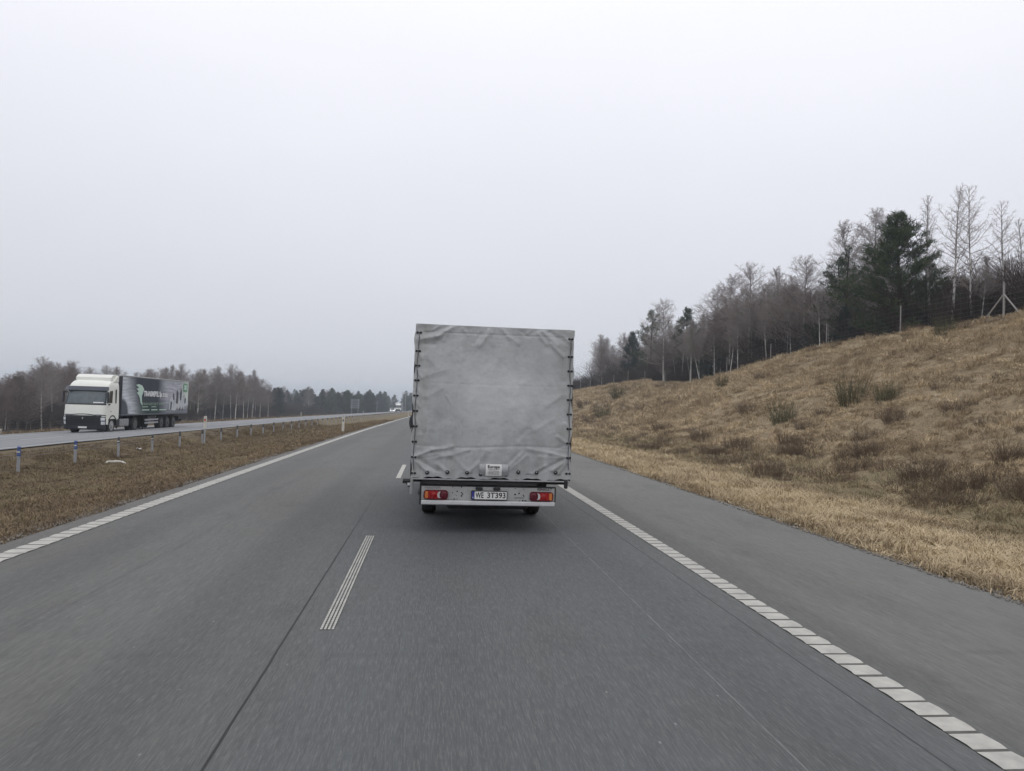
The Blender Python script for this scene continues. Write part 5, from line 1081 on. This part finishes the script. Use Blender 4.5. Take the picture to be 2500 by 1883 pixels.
        # printed cluster of pale horse-like furniture silhouettes
        poly('print_figures', [(.66, .10), (.665, .40), (.70, .52), (.73, .44), (.74, .16), (.76, .55), (.775, .62), (.79, .30), (.81, .28), (.83, .72), (.85, .30), (.885, .70), (.90, .30), (.93, .52), (.955, .40), (.995, .36), (.995, .26), (.93, .20), (.92, .08), (.90, .20), (.87, .08), (.855, .22), (.82, .08), (.80, .18), (.775, .08), (.76, .06), (.72, .08)], M['palefig'], .002)
        for pts in ([(.775, .30), (.80, .28), (.81, .62), (.79, .74), (.778, .55)], [(.845, .42), (.868, .40), (.872, .68), (.858, .80), (.846, .60)], [(.925, .30), (.945, .28), (.955, .42), (.94, .50), (.925, .42)], [(.68, .10), (.70, .10), (.71, .34), (.685, .36)], [(.725, .40), (.74, .40), (.74, .60), (.728, .62)], [(.83, .06), (.85, .06), (.845, .16), (.835, .14)], [(.88, .06), (.905, .06), (.897, .14)], [(.905, .50), (.925, .53), (.93, .56), (.91, .54)]): poly('print_shadow', pts, M['darkfig'], .005)
    return T
oy = road_z(-21.9, 55)
lorry('articulated_lorry', (-21.9+float(bend(48)), 49.5, oy-.06), 'oncoming articulated lorry with off-white cab and dark printed curtain trailer', True, 'oncoming lorries')
lf = lorry('articulated_lorry', (-19.8-1.2+float(bend(345)), 345, road_z(-21, 345)), 'tiny white lorry far off on the other carriageway by the gantry', 'lit', 'oncoming lorries')
# small white car far off
C = empty('white_car', (-17.3+float(bend(268)), 268, road_z(-17.3, 268)), label='tiny white car with lit headlights in front of the distant white lorry', cat='car'); mb = MB()
prof = [(.0, .35), (.0, .65), (.15, .78), (1.05, .92), (1.75, 1.42), (3.2, 1.46), (4.1, 1.0), (4.4, .9), (4.45, .4), (4.2, .25), (.2, .22)]
secs = [[(x, 2.2+(p[0]-2.2)*(.9+.1*k), .25+(p[1]-.25)*(.93+.07*k)) for p in prof] for x, k in ((-.88, 0), (-.80, .7), (-.6, 1), (.6, 1), (.80, .7), (.88, 0))]
mb.grid([s+[s[0]] for s in secs]); mb.add(secs[0], [tuple(range(11))]); mb.add(secs[-1], [tuple(range(11))]); mb.build('body', M['white'], C, True)
mb = MB(); mb.add([(-.66, 1.12, .96), (.66, 1.12, .96), (.58, 1.70, 1.40), (-.58, 1.70, 1.40)], [(0, 1, 2, 3)]); o = mb.build('windscreen', M['darkglass'], C); o.location = (0, -.03, .03)
for s in (-1, 1):
    mb = MB(); mb.box(s*.62-.17, s*.62+.17, -.03, .12, .58, .74, .03); mb.build('headlight', M['litlamp'], C); wheel(C, s*.80, .85, .31, .2, s); wheel(C, s*.80, 3.5, .31, .2, s)
    mb = MB(); mb.prism([(1.35, 1.0), (3.5, 1.02), (3.1, 1.38), (1.85, 1.36)], s*.845, s*.86, 'x'); mb.build('side_window', M['darkglass'], C)
# ------------------------------------------------------------------ haze
mb = MB(); mb.box(-2600, 2900, -400, 2700, -9, 34); o = mb.mesh('haze'); hz = bpy.data.objects.new('haze', o); COL.objects.link(hz); tag(hz, 'thin grey blue haze hanging over the landscape', 'haze', kind='stuff')
m = bpy.data.materials.new('haze'); m.use_nodes = True; t = m.node_tree; t.nodes.clear(); mo = N(t, 'ShaderNodeOutputMaterial'); pv = N(t, 'ShaderNodeVolumePrincipled', inp={'Density': .0006}); pv.inputs['Color'].default_value = (.80, .88, .97, 1); pv.inputs['Anisotropy'].default_value = .2; L(t, pv, 0, mo, 'Volume'); o.materials.append(m)
